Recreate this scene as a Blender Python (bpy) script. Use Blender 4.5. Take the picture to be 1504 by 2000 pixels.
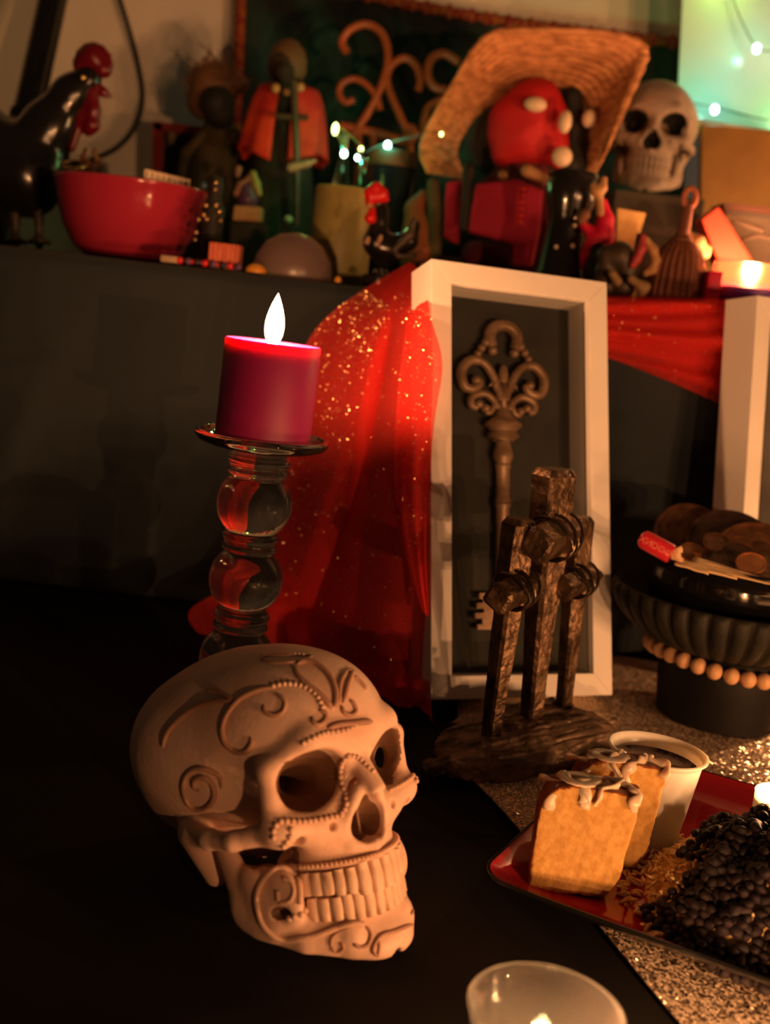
import bpy, bmesh, math, random
import numpy as np
from mathutils import Vector, Matrix
from mathutils.bvhtree import BVHTree
for o in list(bpy.data.objects): bpy.data.objects.remove(o)
S = bpy.context.scene
COL = S.collection
PI = math.pi
rnd = random.Random(7)

# ------------------------------------------------------------------ camera
FPX, CX, CY = 2200.0, 752.0, 1000.0
PITCH, ROLL, CAM_H = math.radians(10.0), math.radians(6.5), 0.30
_fw = Vector((0, math.cos(PITCH), -math.sin(PITCH)))
_up0 = Vector((1, 0, 0)).cross(_fw)
_rt = Vector((1, 0, 0)) * math.cos(ROLL) + _up0 * math.sin(ROLL)
_up = -Vector((1, 0, 0)) * math.sin(ROLL) + _up0 * math.cos(ROLL)
CAM_P = Vector((0, 0, CAM_H))
cd = bpy.data.cameras.new('camera')
cam = bpy.data.objects.new('camera', cd); COL.objects.link(cam)
M = Matrix(((_rt.x, _up.x, -_fw.x, 0), (_rt.y, _up.y, -_fw.y, 0), (_rt.z, _up.z, -_fw.z, CAM_H), (0, 0, 0, 1)))
cam.matrix_world = M
cd.sensor_fit = 'VERTICAL'; cd.sensor_height = 36.0; cd.sensor_width = 27.0
cd.lens = FPX / 2000.0 * 36.0
cd.clip_start = 0.02
cd.dof.use_dof = True; cd.dof.focus_distance = 0.66; cd.dof.aperture_fstop = 6.6
S.camera = cam

# ------------------------------------------------------------------ world, exposure
w = bpy.data.worlds.new('dim_room'); S.world = w; w.use_nodes = True
w.node_tree.nodes['Background'].inputs[0].default_value = (1.0, 0.55, 0.29, 1)
w.node_tree.nodes['Background'].inputs[1].default_value = 0.0036
vs = S.view_settings
vs.view_transform = 'Standard'; vs.look = 'None'; vs.gamma = 1.0; vs.use_curve_mapping = False
vs.exposure = 3.2
FLAME_COL = (1.0, 0.43, 0.17)

def ray(px, py):
    return _rt * ((px - CX) / FPX) - _up * ((py - CY) / FPX) + _fw
def at(px, py, Y):            # the point at depth Y (distance into the room) seen in that direction
    d = ray(px, py); return CAM_P + d * (Y / d.y)
def atz(px, py, z):           # the point at height z seen in that direction
    d = ray(px, py); return CAM_P + d * ((z - CAM_H) / d.z)
def m_per_px(Y): return Y * 1.0 / FPX

# ------------------------------------------------------------------ scene helpers
def obj(name, me, mat=None, parent=None):
    o = bpy.data.objects.new(name, me); COL.objects.link(o)
    if mat is not None and me is not None and not me.materials: me.materials.append(mat)
    if parent is not None: o.parent = parent
    return o
def empty(name, loc=(0, 0, 0), rz=0.0, rot=None):
    o = bpy.data.objects.new(name, None); COL.objects.link(o)
    o.location = loc; o.rotation_euler = rot if rot else (0, 0, rz)
    o.empty_display_size = 0.02
    return o
def tag(o, label, cat, group=None, kind=None):
    o['label'] = label; o['category'] = cat
    if group: o['group'] = group
    if kind: o['kind'] = kind
    return o
def thing(name, label, cat, loc=(0, 0, 0), rz=0.0, group=None, rot=None):
    return tag(empty(name, loc, rz, rot), label, cat, group)

class MB:
    """collects vertices and faces; build() links them as one mesh object"""
    def __init__(s): s.v = []; s.f = []
    def add(s, v, f):
        n = len(s.v); s.v += [tuple(p) for p in v]; s.f += [tuple(i + n for i in q) for q in f]; return s
    def mesh(s, name, smooth=True, angle=None):
        me = bpy.data.meshes.new(name); me.from_pydata(s.v, [], s.f); me.update()
        if smooth:
            me.polygons.foreach_set('use_smooth', [True] * len(me.polygons))
            if angle:
                me.set_sharp_from_angle(angle=math.radians(angle))
        return me
    def build(s, name, mat, parent=None, smooth=True, angle=40):
        return obj(name, s.mesh(name, smooth, angle), mat, parent)
    # shapes
    def lathe(s, prof, n=40, c=(0, 0, 0), R=None, sx=1, sy=1, a0=0.0, lobes=0, amp=0.0):
        v = []; f = []; m = len(prof); c = Vector(c)
        for j in range(n):
            a = a0 + 2 * PI * j / n
            k = 1 + amp * math.cos(lobes * a) if lobes else 1
            for r, z in prof:
                p = Vector((r * k * sx * math.cos(a), r * k * sy * math.sin(a), z))
                v.append((R @ p if R else p) + c)
        for j in range(n):
            b = ((j + 1) % n) * m; a_ = j * m
            for i in range(m - 1):
                f.append((a_ + i, b + i, b + i + 1, a_ + i + 1))
        if prof[0][0] > 1e-6: f.append(tuple(j * m for j in reversed(range(n))))
        if prof[-1][0] > 1e-6: f.append(tuple(j * m + m - 1 for j in range(n)))
        return s.add(v, f)
    def shell(s, prof, n=40, c=(0, 0, 0), R=None, sx=1, sy=1, lobes=0, amp=0.0):   # closed profile loop, no caps
        v = []; f = []; m = len(prof); c = Vector(c)
        for j in range(n):
            a = 2 * PI * j / n
            for q in prof:
                r, z = q[0], q[1]
                k = 1 + (amp * math.cos(lobes * a) if len(q) > 2 else 0)
                p = Vector((r * k * sx * math.cos(a), r * k * sy * math.sin(a), z))
                v.append((R @ p if R else p) + c)
        for j in range(n):
            b = ((j + 1) % n) * m; a_ = j * m
            for i in range(m):
                i2 = (i + 1) % m
                f.append((a_ + i, b + i, b + i2, a_ + i2))
        return s.add(v, f)
    def tube(s, pts, r, n=8, closed=False, flat=1.0, caps=True, roll=0.0):
        P = [Vector(p) for p in pts]; m = len(P)
        rr = r if isinstance(r, (list, tuple)) else [r] * m
        T = []
        for i in range(m):
            a = P[(i - 1) % m] if (closed or i > 0) else P[0]
            b = P[(i + 1) % m] if (closed or i < m - 1) else P[-1]
            t = b - a
            T.append(t.normalized() if t.length > 1e-12 else Vector((0, 0, 1)))
        up = Vector((0, 0, 1)) if abs(T[0].z) < 0.9 else Vector((0, 1, 0))
        N = (up - T[0] * up.dot(T[0])).normalized(); v = []; f = []
        for i in range(m):
            N = N - T[i] * N.dot(T[i])
            N = N.normalized() if N.length > 1e-9 else T[i].orthogonal().normalized()
            B = T[i].cross(N)
            for k in range(n):
                a = 2 * PI * k / n + roll
                v.append(P[i] + N * (rr[i] * math.cos(a)) + B * (rr[i] * flat * math.sin(a)))
        for i in range(m if closed else m - 1):
            a_ = i * n; b_ = ((i + 1) % m) * n
            for k in range(n):
                f.append((a_ + k, a_ + (k + 1) % n, b_ + (k + 1) % n, b_ + k))
        if caps and not closed:
            f.append(tuple(reversed(range(n)))); f.append(tuple((m - 1) * n + k for k in range(n)))
        return s.add(v, f)
    def ball(s, c, r, nu=14, nv=9, R=None):
        if not isinstance(r, (tuple, list)): r = (r, r, r)
        c = Vector(c); v = []; f = []
        for j in range(1, nv):
            th = PI * j / nv
            for i in range(nu):
                ph = 2 * PI * i / nu
                p = Vector((r[0] * math.sin(th) * math.cos(ph), r[1] * math.sin(th) * math.sin(ph), r[2] * math.cos(th)))
                v.append((R @ p if R else p) + c)
        t = Vector((0, 0, r[2])); b = -t
        v.append((R @ t if R else t) + c); v.append((R @ b if R else b) + c)
        T_, B_ = len(v) - 2, len(v) - 1
        for i in range(nu):
            i2 = (i + 1) % nu
            f.append((T_, i, i2)); f.append((B_, (nv - 2) * nu + i2, (nv - 2) * nu + i))
            for j in range(nv - 2):
                f.append((j * nu + i, (j + 1) * nu + i, (j + 1) * nu + i2, j * nu + i2))
        return s.add(v, f)
    def box(s, c, size, R=None, bevel=0.0, seg=2):
        bm = bmesh.new(); bmesh.ops.create_cube(bm, size=1.0)
        for q in bm.verts: q.co = Vector((q.co.x * size[0], q.co.y * size[1], q.co.z * size[2]))
        if bevel: bmesh.ops.bevel(bm, geom=bm.edges[:], offset=bevel, segments=seg, profile=0.6, affect='EDGES')
        c = Vector(c); bm.verts.index_update()
        v = [(R @ q.co if R else q.co) + c for q in bm.verts]; f = [tuple(x.index for x in fc.verts) for fc in bm.faces]
        bm.free(); return s.add(v, f)
    def prism(s, poly, t, M=None):      # poly in xy, thickness t along z (0..t)
        n = len(poly); v = [Vector((x, y, 0)) for x, y in poly] + [Vector((x, y, t)) for x, y in poly]
        if M: v = [M @ p for p in v]
        f = [tuple(reversed(range(n))), tuple(range(n, 2 * n))] + [(i, (i + 1) % n, n + (i + 1) % n, n + i) for i in range(n)]
        return s.add(v, f)
    def grid(s, fn, nu, nv, thick=None):
        n = len(s.v); v = []
        for j in range(nv + 1):
            for i in range(nu + 1): v.append(Vector(fn(i / nu, j / nv)))
        f = [(j * (nu + 1) + i, j * (nu + 1) + i + 1, (j + 1) * (nu + 1) + i + 1, (j + 1) * (nu + 1) + i) for j in range(nv) for i in range(nu)]
        return s.add(v, f)

def cr(pts, k=8, closed=False):        # Catmull-Rom through the points
    P = [Vector(p) for p in pts]; n = len(P); out = []
    for i in range(n if closed else n - 1):
        if closed: a, b, c, d = P[(i - 1) % n], P[i], P[(i + 1) % n], P[(i + 2) % n]
        else: a, b, c, d = P[max(i - 1, 0)], P[i], P[i + 1], P[min(i + 2, n - 1)]
        for j in range(k):
            t = j / k
            out.append(0.5 * ((2 * b) + (c - a) * t + (2 * a - 5 * b + 4 * c - d) * t * t + (3 * b - a - 3 * c + d) * t ** 3))
    if not closed: out.append(P[-1])
    return out
def spiral(c, r0, r1, a0, a1, n=24):
    return [(c[0] + (r0 + (r1 - r0) * i / n) * math.cos(a0 + (a1 - a0) * i / n), c[1] + (r0 + (r1 - r0) * i / n) * math.sin(a0 + (a1 - a0) * i / n)) for i in range(n + 1)]
def copy_tree(o, parent=None):
    c = o.copy(); COL.objects.link(c); c.parent = parent
    for ch in list(o.children): copy_tree(ch, c)
    return c

# ------------------------------------------------------------------ implicit surfaces
class Field:
    def __init__(s, lo, hi, h):
        s.lo = np.array(lo, np.float32); s.h = h
        ax = [np.arange(lo[i], hi[i] + h, h, dtype=np.float32) for i in range(3)]
        s.X, s.Y, s.Z = np.meshgrid(*ax, indexing='ij')
        s.V = np.full(s.X.shape, 1e3, np.float32)
    def ell(s, c, r, X=None, Y=None, Z=None, R=None):
        X = s.X if X is None else X
        x, y, z = X - c[0], s.Y - c[1], s.Z - c[2]
        if R is not None:
            x, y, z = (R[0][0] * x + R[1][0] * y + R[2][0] * z, R[0][1] * x + R[1][1] * y + R[2][1] * z, R[0][2] * x + R[1][2] * y + R[2][2] * z)
        k0 = np.sqrt((x / r[0]) ** 2 + (y / r[1]) ** 2 + (z / r[2]) ** 2) + 1e-6
        k1 = np.sqrt((x / r[0] ** 2) ** 2 + (y / r[1] ** 2) ** 2 + (z / r[2] ** 2) ** 2) + 1e-6
        return k0 * (k0 - 1) / k1
    def cap(s, a, b, ra, rb=None, X=None, sq=(1, 1, 1)):
        rb = ra if rb is None else rb
        X = s.X if X is None else X
        a = np.array(a, np.float32) ; b = np.array(b, np.float32)
        d = b - a; x, y, z = X - a[0], s.Y - a[1], s.Z - a[2]
        t = np.clip((x * d[0] + y * d[1] + z * d[2]) / float(d @ d + 1e-9), 0, 1)
        return np.sqrt(((x - d[0] * t) * sq[0]) ** 2 + ((y - d[1] * t) * sq[1]) ** 2 + ((z - d[2] * t) * sq[2]) ** 2) - (ra + (rb - ra) * t)
    def box(s, c, b, r, X=None):
        X = s.X if X is None else X
        qx, qy, qz = np.abs(X - c[0]) - b[0] + r, np.abs(s.Y - c[1]) - b[1] + r, np.abs(s.Z - c[2]) - b[2] + r
        return np.sqrt(np.maximum(qx, 0) ** 2 + np.maximum(qy, 0) ** 2 + np.maximum(qz, 0) ** 2) + np.minimum(np.maximum(qx, np.maximum(qy, qz)), 0) - r
    def add(s, d, k=0.0): s.V = smin(s.V, d, k); return s
    def cut(s, d, k=0.0): s.V = -smin(-s.V, d, k); return s
    def mesh(s, name, scale=1.0):
        v, f = surface_nets(s.V, s.lo, s.h)
        me = bpy.data.meshes.new(name)
        v = (v * scale).astype(np.float32)
        me.vertices.add(len(v)); me.vertices.foreach_set('co', v.ravel())
        me.loops.add(f.size); me.loops.foreach_set('vertex_index', f.ravel().astype(np.int32))
        me.polygons.add(len(f)); me.polygons.foreach_set('loop_start', np.arange(0, f.size, 4, dtype=np.int32))
        me.polygons.foreach_set('use_smooth', np.ones(len(f), bool))
        me.update(calc_edges=True); me.validate()
        return me
def smin(a, b, k):
    if k <= 0: return np.minimum(a, b)
    h = np.clip(0.5 + 0.5 * (b - a) / k, 0, 1)
    return b + (a - b) * h - k * h * (1 - h)
def surface_nets(V, lo, h):
    s = V < 0; nx, ny, nz = V.shape
    cnt = np.zeros((nx - 1, ny - 1, nz - 1), np.float32); acc = [np.zeros_like(cnt) for _ in range(3)]
    for ax in range(3):
        o1, o2 = [a for a in range(3) if a != ax]
        for b in (0, 1):
            for c in (0, 1):
                sl0 = [None] * 3; sl0[ax] = slice(0, V.shape[ax] - 1)
                sl0[o1] = slice(b, V.shape[o1] - 1 + b); sl0[o2] = slice(c, V.shape[o2] - 1 + c)
                sl1 = list(sl0); sl1[ax] = slice(1, V.shape[ax])
                v0, v1 = V[tuple(sl0)], V[tuple(sl1)]
                m = (v0 < 0) != (v1 < 0)
                t = np.where(m, v0 / np.where(m, v0 - v1, 1), 0)
                acc[ax] += t; acc[o1] += m * b; acc[o2] += m * c; cnt += m
    act = cnt > 0
    idx = np.full(cnt.shape, -1, np.int64); idx[act] = np.arange(act.sum())
    ii = np.argwhere(act).astype(np.float32); cn = cnt[act]
    v = (ii + np.stack([a[act] / cn for a in acc], 1)) * h + lo
    F = []
    for ax in range(3):
        o1, o2 = (ax + 1) % 3, (ax + 2) % 3
        A = np.moveaxis(s, (ax, o1, o2), (0, 1, 2)); I = np.moveaxis(idx, (ax, o1, o2), (0, 1, 2))
        e0, e1 = A[:-1, 1:-1, 1:-1], A[1:, 1:-1, 1:-1]
        for flip, mk in ((False, e0 & ~e1), (True, ~e0 & e1)):
            i, j, k = np.nonzero(mk); j = j + 1; k = k + 1
            q = np.stack([I[i, j - 1, k - 1], I[i, j, k - 1], I[i, j, k], I[i, j - 1, k]], 1)
            F.append(q[:, ::-1] if flip else q)
    f = np.concatenate(F)
    return v, f[(f >= 0).all(1)]
def vnoise(x, y, z, seed=0):             # cheap smooth pseudo-noise from sines
    r = np.random.RandomState(seed); out = 0
    for i in range(7):
        k = r.randn(3); k /= np.linalg.norm(k); fr = 0.6 + r.rand() * 1.4
        out = out + np.sin((x * k[0] + y * k[1] + z * k[2]) * fr + r.rand() * 6.28)
    return out / 7

# ------------------------------------------------------------------ materials
def N(nt, t, **kw):
    n = nt.nodes.new(t)
    for k, v in kw.items():
        if k.startswith('i_'): n.inputs[k[2:].replace('_', ' ')].default_value = v
        else: setattr(n, k, v)
    return n
def mat(name, col=(0.5, 0.5, 0.5), rough=0.5, metal=0.0, col2=None, nscale=40.0, bump=0.0, bscale=None, trans=0.0, ior=1.45, sss=0.0, ssr=(1, 0.3, 0.15), ssscale=0.005,
        coat=0.0, alpha=1.0, spec=0.5, detail=4.0, sheen=0.0, mix_lo=0.4, mix_hi=0.62, stretch=None, emit=None, estr=0.0):
    m = bpy.data.materials.new(name); m.use_nodes = True; nt = m.node_tree
    b = nt.nodes['Principled BSDF']
    b.inputs['Base Color'].default_value = (*col, 1); b.inputs['Roughness'].default_value = rough
    b.inputs['Metallic'].default_value = metal; b.inputs['IOR'].default_value = ior
    b.inputs['Transmission Weight'].default_value = trans; b.inputs['Alpha'].default_value = alpha
    b.inputs['Specular IOR Level'].default_value = spec; b.inputs['Coat Weight'].default_value = coat
    b.inputs['Sheen Weight'].default_value = sheen
    if sss:
        b.inputs['Subsurface Weight'].default_value = sss; b.inputs['Subsurface Radius'].default_value = ssr
        b.inputs['Subsurface Scale'].default_value = ssscale
    if emit:
        b.inputs['Emission Color'].default_value = (*emit, 1); b.inputs['Emission Strength'].default_value = estr
    tc = N(nt, 'ShaderNodeTexCoord'); src = tc.outputs['Object']
    if stretch:
        mp = N(nt, 'ShaderNodeMapping'); mp.inputs['Scale'].default_value = stretch
        nt.links.new(src, mp.inputs['Vector']); src = mp.outputs['Vector']
    if col2:
        n = N(nt, 'ShaderNodeTexNoise'); n.inputs['Scale'].default_value = nscale; n.inputs['Detail'].default_value = detail
        nt.links.new(src, n.inputs['Vector'])
        r = N(nt, 'ShaderNodeValToRGB'); r.color_ramp.elements[0].position = mix_lo; r.color_ramp.elements[1].position = mix_hi
        r.color_ramp.elements[0].color = (*col, 1); r.color_ramp.elements[1].color = (*col2, 1)
        nt.links.new(n.outputs['Fac'], r.inputs['Fac']); nt.links.new(r.outputs['Color'], b.inputs['Base Color'])
    if bump:
        n = N(nt, 'ShaderNodeTexNoise'); n.inputs['Scale'].default_value = bscale or nscale; n.inputs['Detail'].default_value = 6.0
        nt.links.new(src, n.inputs['Vector'])
        bp = N(nt, 'ShaderNodeBump'); bp.inputs['Strength'].default_value = bump; bp.inputs['Distance'].default_value = 0.002
        nt.links.new(n.outputs['Fac'], bp.inputs['Height']); nt.links.new(bp.outputs['Normal'], b.inputs['Normal'])
    return m
def emat(name, col, strength):
    m = bpy.data.materials.new(name); m.use_nodes = True; nt = m.node_tree
    nt.nodes.remove(nt.nodes['Principled BSDF'])
    e = N(nt, 'ShaderNodeEmission'); e.inputs[0].default_value = (*col, 1); e.inputs[1].default_value = strength
    nt.links.new(e.outputs[0], nt.nodes['Material Output'].inputs[0]); return m
def glassmat(name, col=(1, 1, 1), rough=0.0, ior=1.5):
    m = bpy.data.materials.new(name); m.use_nodes = True; nt = m.node_tree
    b = nt.nodes['Principled BSDF']; b.inputs['Base Color'].default_value = (*col, 1); b.inputs['Roughness'].default_value = rough
    b.inputs['Transmission Weight'].default_value = 1.0; b.inputs['IOR'].default_value = ior
    return m
def dusty_glass(name, amount):
    m = glassmat(name, (1, 0.99, 0.97), 0.0, 1.5); nt = m.node_tree; b = nt.nodes['Principled BSDF']
    d = N(nt, 'ShaderNodeBsdfDiffuse'); d.inputs[0].default_value = (0.85, 0.8, 0.75, 1); t = N(nt, 'ShaderNodeBsdfTranslucent'); t.inputs[0].default_value = (0.85, 0.8, 0.75, 1)
    a = N(nt, 'ShaderNodeAddShader'); nt.links.new(d.outputs[0], a.inputs[0]); nt.links.new(t.outputs[0], a.inputs[1])
    mx = N(nt, 'ShaderNodeMixShader'); mx.inputs[0].default_value = amount; nt.links.new(b.outputs[0], mx.inputs[1]); nt.links.new(a.outputs[0], mx.inputs[2])
    nt.links.new(mx.outputs[0], nt.nodes['Material Output'].inputs[0]); return m
def lamp(name, loc, power, col=FLAME_COL, r=0.006, parent=None):
    L = bpy.data.lights.new(name, 'POINT'); L.energy = power; L.color = col; L.shadow_soft_size = r
    o = bpy.data.objects.new(name, L); COL.objects.link(o); o.location = loc
    if parent: o.parent = parent
    return o
M_FLAME = emat('flame', (1.0, 0.66, 0.27), 1.6)
_nt = M_FLAME.node_tree; _tr = N(_nt, 'ShaderNodeBsdfTransparent'); _ad = N(_nt, 'ShaderNodeAddShader')
_em = [n for n in _nt.nodes if n.type == 'EMISSION'][0]
_nt.links.new(_em.outputs[0], _ad.inputs[0]); _nt.links.new(_tr.outputs[0], _ad.inputs[1])
_nt.links.new(_ad.outputs[0], _nt.nodes['Material Output'].inputs[0])        # a flame lets light through
M_WICK = mat('wick', (0.01, 0.008, 0.006), 0.9)
def flame(parent, loc, h, r, power, name='flame'):
    """teardrop flame with its own light"""
    prof = [(0, 0)] + [(r * (math.sin(PI * min(1, t) ** 0.75)) ** 0.9, h * t) for t in [0.06, 0.14, 0.24, 0.35, 0.46, 0.58, 0.7, 0.8, 0.88, 0.95]] + [(0, h)]
    o = MB().lathe(prof, 18).build(name, M_FLAME, parent, angle=None); o.location = loc
    lamp('flame_light', (loc[0], loc[1], loc[2] + h * 0.5), power, parent=parent, r=r * 0.9)
    return o
# ------------------------------------------------------------------ the setting
SH_Z, SH_Y, WALL_Y = 0.322, 1.085, 1.74        # riser top, riser front, back wall
M_WALL = mat('painted_wall', (0.84, 0.78, 0.66), 0.85, col2=(0.80, 0.74, 0.61), nscale=5, bump=0.15, bscale=160)
M_FLOOR = mat('dark_floor', (0.05, 0.035, 0.025), 0.6, col2=(0.07, 0.05, 0.035), nscale=8)
def struct(name, mb, m, parent=None, **k):
    o = mb.build(name, m, parent, **k)
    if parent is None: o['kind'] = 'structure'
    return o
struct('floor', MB().box((0, 0.6, -0.77), (5.0, 5.0, 0.04)), M_FLOOR, smooth=False)
struct('wall_back', MB().box((0, WALL_Y + 0.05, 0.7), (5.0, 0.1, 2.9)), M_WALL, smooth=False)

M_WOODT = mat('table_wood', (0.08, 0.045, 0.025), 0.5, col2=(0.12, 0.07, 0.04), nscale=20, stretch=(1, 8, 8))
t = thing('altar_table', 'dark table under the black cloth carrying the whole altar', 'table', (0, 0.86, -0.75))
MB().box((0, 0, 0.725), (1.9, 1.62, 0.034), bevel=0.004).build('tabletop', M_WOODT, t)
for sx in (-1, 1):
    for sy in (-1, 1):
        MB().box((sx * 0.87, sy * 0.73, 0.354), (0.06, 0.06, 0.708), bevel=0.004).build('leg', M_WOODT, t)

def cloth_mat(name, col, rough=0.9, weave=1800.0, sheen=0.0, col2=None):
    m = mat(name, col, rough, bump=0.0, sheen=sheen, spec=0.2, col2=col2, nscale=9)
    nt = m.node_tree; b = nt.nodes['Principled BSDF']; tc = N(nt, 'ShaderNodeTexCoord')
    n = N(nt, 'ShaderNodeTexNoise'); n.inputs['Scale'].default_value = weave; n.inputs['Detail'].default_value = 2
    bp = N(nt, 'ShaderNodeBump'); bp.inputs['Strength'].default_value = 0.35; bp.inputs['Distance'].default_value = 0.0006
    nt.links.new(tc.outputs['Object'], n.inputs['Vector']); nt.links.new(n.outputs['Fac'], bp.inputs['Height']); nt.links.new(bp.outputs['Normal'], b.inputs['Normal'])
    return m
M_BLACKCLOTH = cloth_mat('black_table_cloth', (0.011, 0.0095, 0.008), 0.92)
M_DRAPE = cloth_mat('black_drape', (0.024, 0.031, 0.035), 0.85, sheen=0.05)
# table cloth: top sheet with soft wrinkles, hanging a little at the front
def tc_fn(u, v):
    x = -0.97 + 1.94 * u; y = 0.02 + 1.64 * v
    z = -0.0012 + 0.0009 * math.sin(11 * x + 4 * y) * math.sin(7 * y - 3 * x + 1)
    if y < 0.045: z -= (0.045 - y) * 8
    if abs(x) > 0.955: z -= (abs(x) - 0.955) * 12
    return (x, y, z - 0.0008)
o = MB().grid(tc_fn, 90, 90).build('black_tablecloth', M_BLACKCLOTH, angle=None)
md = o.modifiers.new('t', 'SOLIDIFY'); md.thickness = 0.003; md.offset = -1
tag(o, 'black cloth spread over the table under the carved skull and plate', 'tablecloth')

# riser: a box with a black drape over it
r_ = thing('altar_riser', 'long raised ledge at the back of the table carrying the figurines', 'ledge', (0, 0, 0))
MB().box((0, 1.395, 0.158), (1.86, 0.56, 0.310), bevel=0.004).build('body', M_WOODT, r_)
def drape_fn(u, v):
    x = -0.94 + 1.88 * u
    # v: 0 foot of the front .. 0.62 front edge .. 1 back of the top
    pleat = 0.0035 * math.sin(6 * x + 0.8) + 0.0025 * math.sin(17 * x)
    k = max(0.0, min(1.0, (x - 0.16) / 0.05))
    big = 0.015 * math.sin(46 * (x - 0.19)) * k
    dia = 0.008 * math.exp(-((x + 0.30 + 0.35 * (0.32 - v * 0.52)) / 0.02) ** 2) * (1 - k)
    if v < 0.62:
        q = v / 0.62
        z = 0.003 + q * (SH_Z - 0.006)
        flare = (1 - q) * 0.012
        y = SH_Y - 0.008 - flare - (pleat + big) * (1 - q * 0.75) - dia * (1 - q)
        if q > 0.97: y += (q - 0.97) / 0.03 * 0.004
    else:
        q = (v - 0.62) / 0.38
        z = SH_Z + 0.0004 * math.sin(30 * x); y = SH_Y - 0.004 + q * 0.595
    return (x, y, z)
o = MB().grid(drape_fn, 420, 60).build('black_drape', M_DRAPE, None, angle=None)
md = o.modifiers.new('t', 'SOLIDIFY'); md.thickness = 0.0022; md.offset = -1
tag(o, 'dark drape hanging in folds over the front of the raised ledge', 'drape')

# gold mesh runner on the table -------------------------------------------------
m = bpy.data.materials.new('gold_sequin_mesh'); m.use_nodes = True; nt = m.node_tree; b = nt.nodes['Principled BSDF']
b.inputs['Metallic'].default_value = 0.6; b.inputs['Roughness'].default_value = 0.34
tc = N(nt, 'ShaderNodeTexCoord')
vo = N(nt, 'ShaderNodeTexVoronoi'); vo.inputs['Scale'].default_value = 250.0; vo.inputs['Randomness'].default_value = 0.25
nt.links.new(tc.outputs['Object'], vo.inputs['Vector'])
rp = N(nt, 'ShaderNodeValToRGB'); e = rp.color_ramp.elements
e[0].position = 0.16; e[0].color = (0.02, 0.014, 0.008, 1); e[1].position = 0.30; e[1].color = (0.95, 0.76, 0.55, 1)
nt.links.new(vo.outputs['Distance'], rp.inputs['Fac']); nt.links.new(rp.outputs['Color'], b.inputs['Base Color'])
v2 = N(nt, 'ShaderNodeTexVoronoi'); v2.inputs['Scale'].default_value = 800.0
nt.links.new(tc.outputs['Object'], v2.inputs['Vector'])
nm = N(nt, 'ShaderNodeVectorMath', operation='SUBTRACT'); nm.inputs[1].default_value = (0.5, 0.5, 0.5)
nt.links.new(v2.outputs['Color'], nm.inputs[0])
sc = N(nt, 'ShaderNodeVectorMath', operation='SCALE'); sc.inputs['Scale'].default_value = 1.35; nt.links.new(nm.outputs[0], sc.inputs[0])
ge = N(nt, 'ShaderNodeNewGeometry'); ad = N(nt, 'ShaderNodeVectorMath', operation='ADD')
nt.links.new(ge.outputs['Normal'], ad.inputs[0]); nt.links.new(sc.outputs[0], ad.inputs[1])
no = N(nt, 'ShaderNodeVectorMath', operation='NORMALIZE'); nt.links.new(ad.outputs[0], no.inputs[0]); nt.links.new(no.outputs[0], b.inputs['Normal'])
M_GOLD = m
A = atz(893, 1362, 0); Bp = atz(890, 1490, 0); Cc = atz(985, 1597, 0); D = atz(1340, 2025, 0)
def runner_fn(u, v):
    # left edge as measured; v runs from the back to the front
    L = cr([(A.x + 0.01, 1.035, 0), (A.x, A.y, 0), (Bp.x + 0.004, Bp.y, 0), (Cc.x, Cc.y, 0), (atz(1190, 1846, 0).x, atz(1190, 1846, 0).y, 0), (D.x, D.y, 0)], 6)
    q = v * (len(L) - 1); i = min(int(q), len(L) - 2); p = L[i].lerp(L[i + 1], q - i)
    x = p.x + (0.62 - p.x) * u; y = p.y + 0.02 * u * (1 - v)
    return (x, y, 0.0022 + 0.0007 * math.sin(60 * x + 31 * y) * math.sin(43 * y) + 0.0006 * math.exp(-u * 40))
o = MB().grid(runner_fn, 70, 60).build('gold_mesh_runner', M_GOLD, angle=None)
md = o.modifiers.new('t', 'SOLIDIFY'); md.thickness = 0.0012; md.offset = -1
tag(o, 'glittering gold mesh cloth under the fluted pot and red plate', 'cloth')
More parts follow.
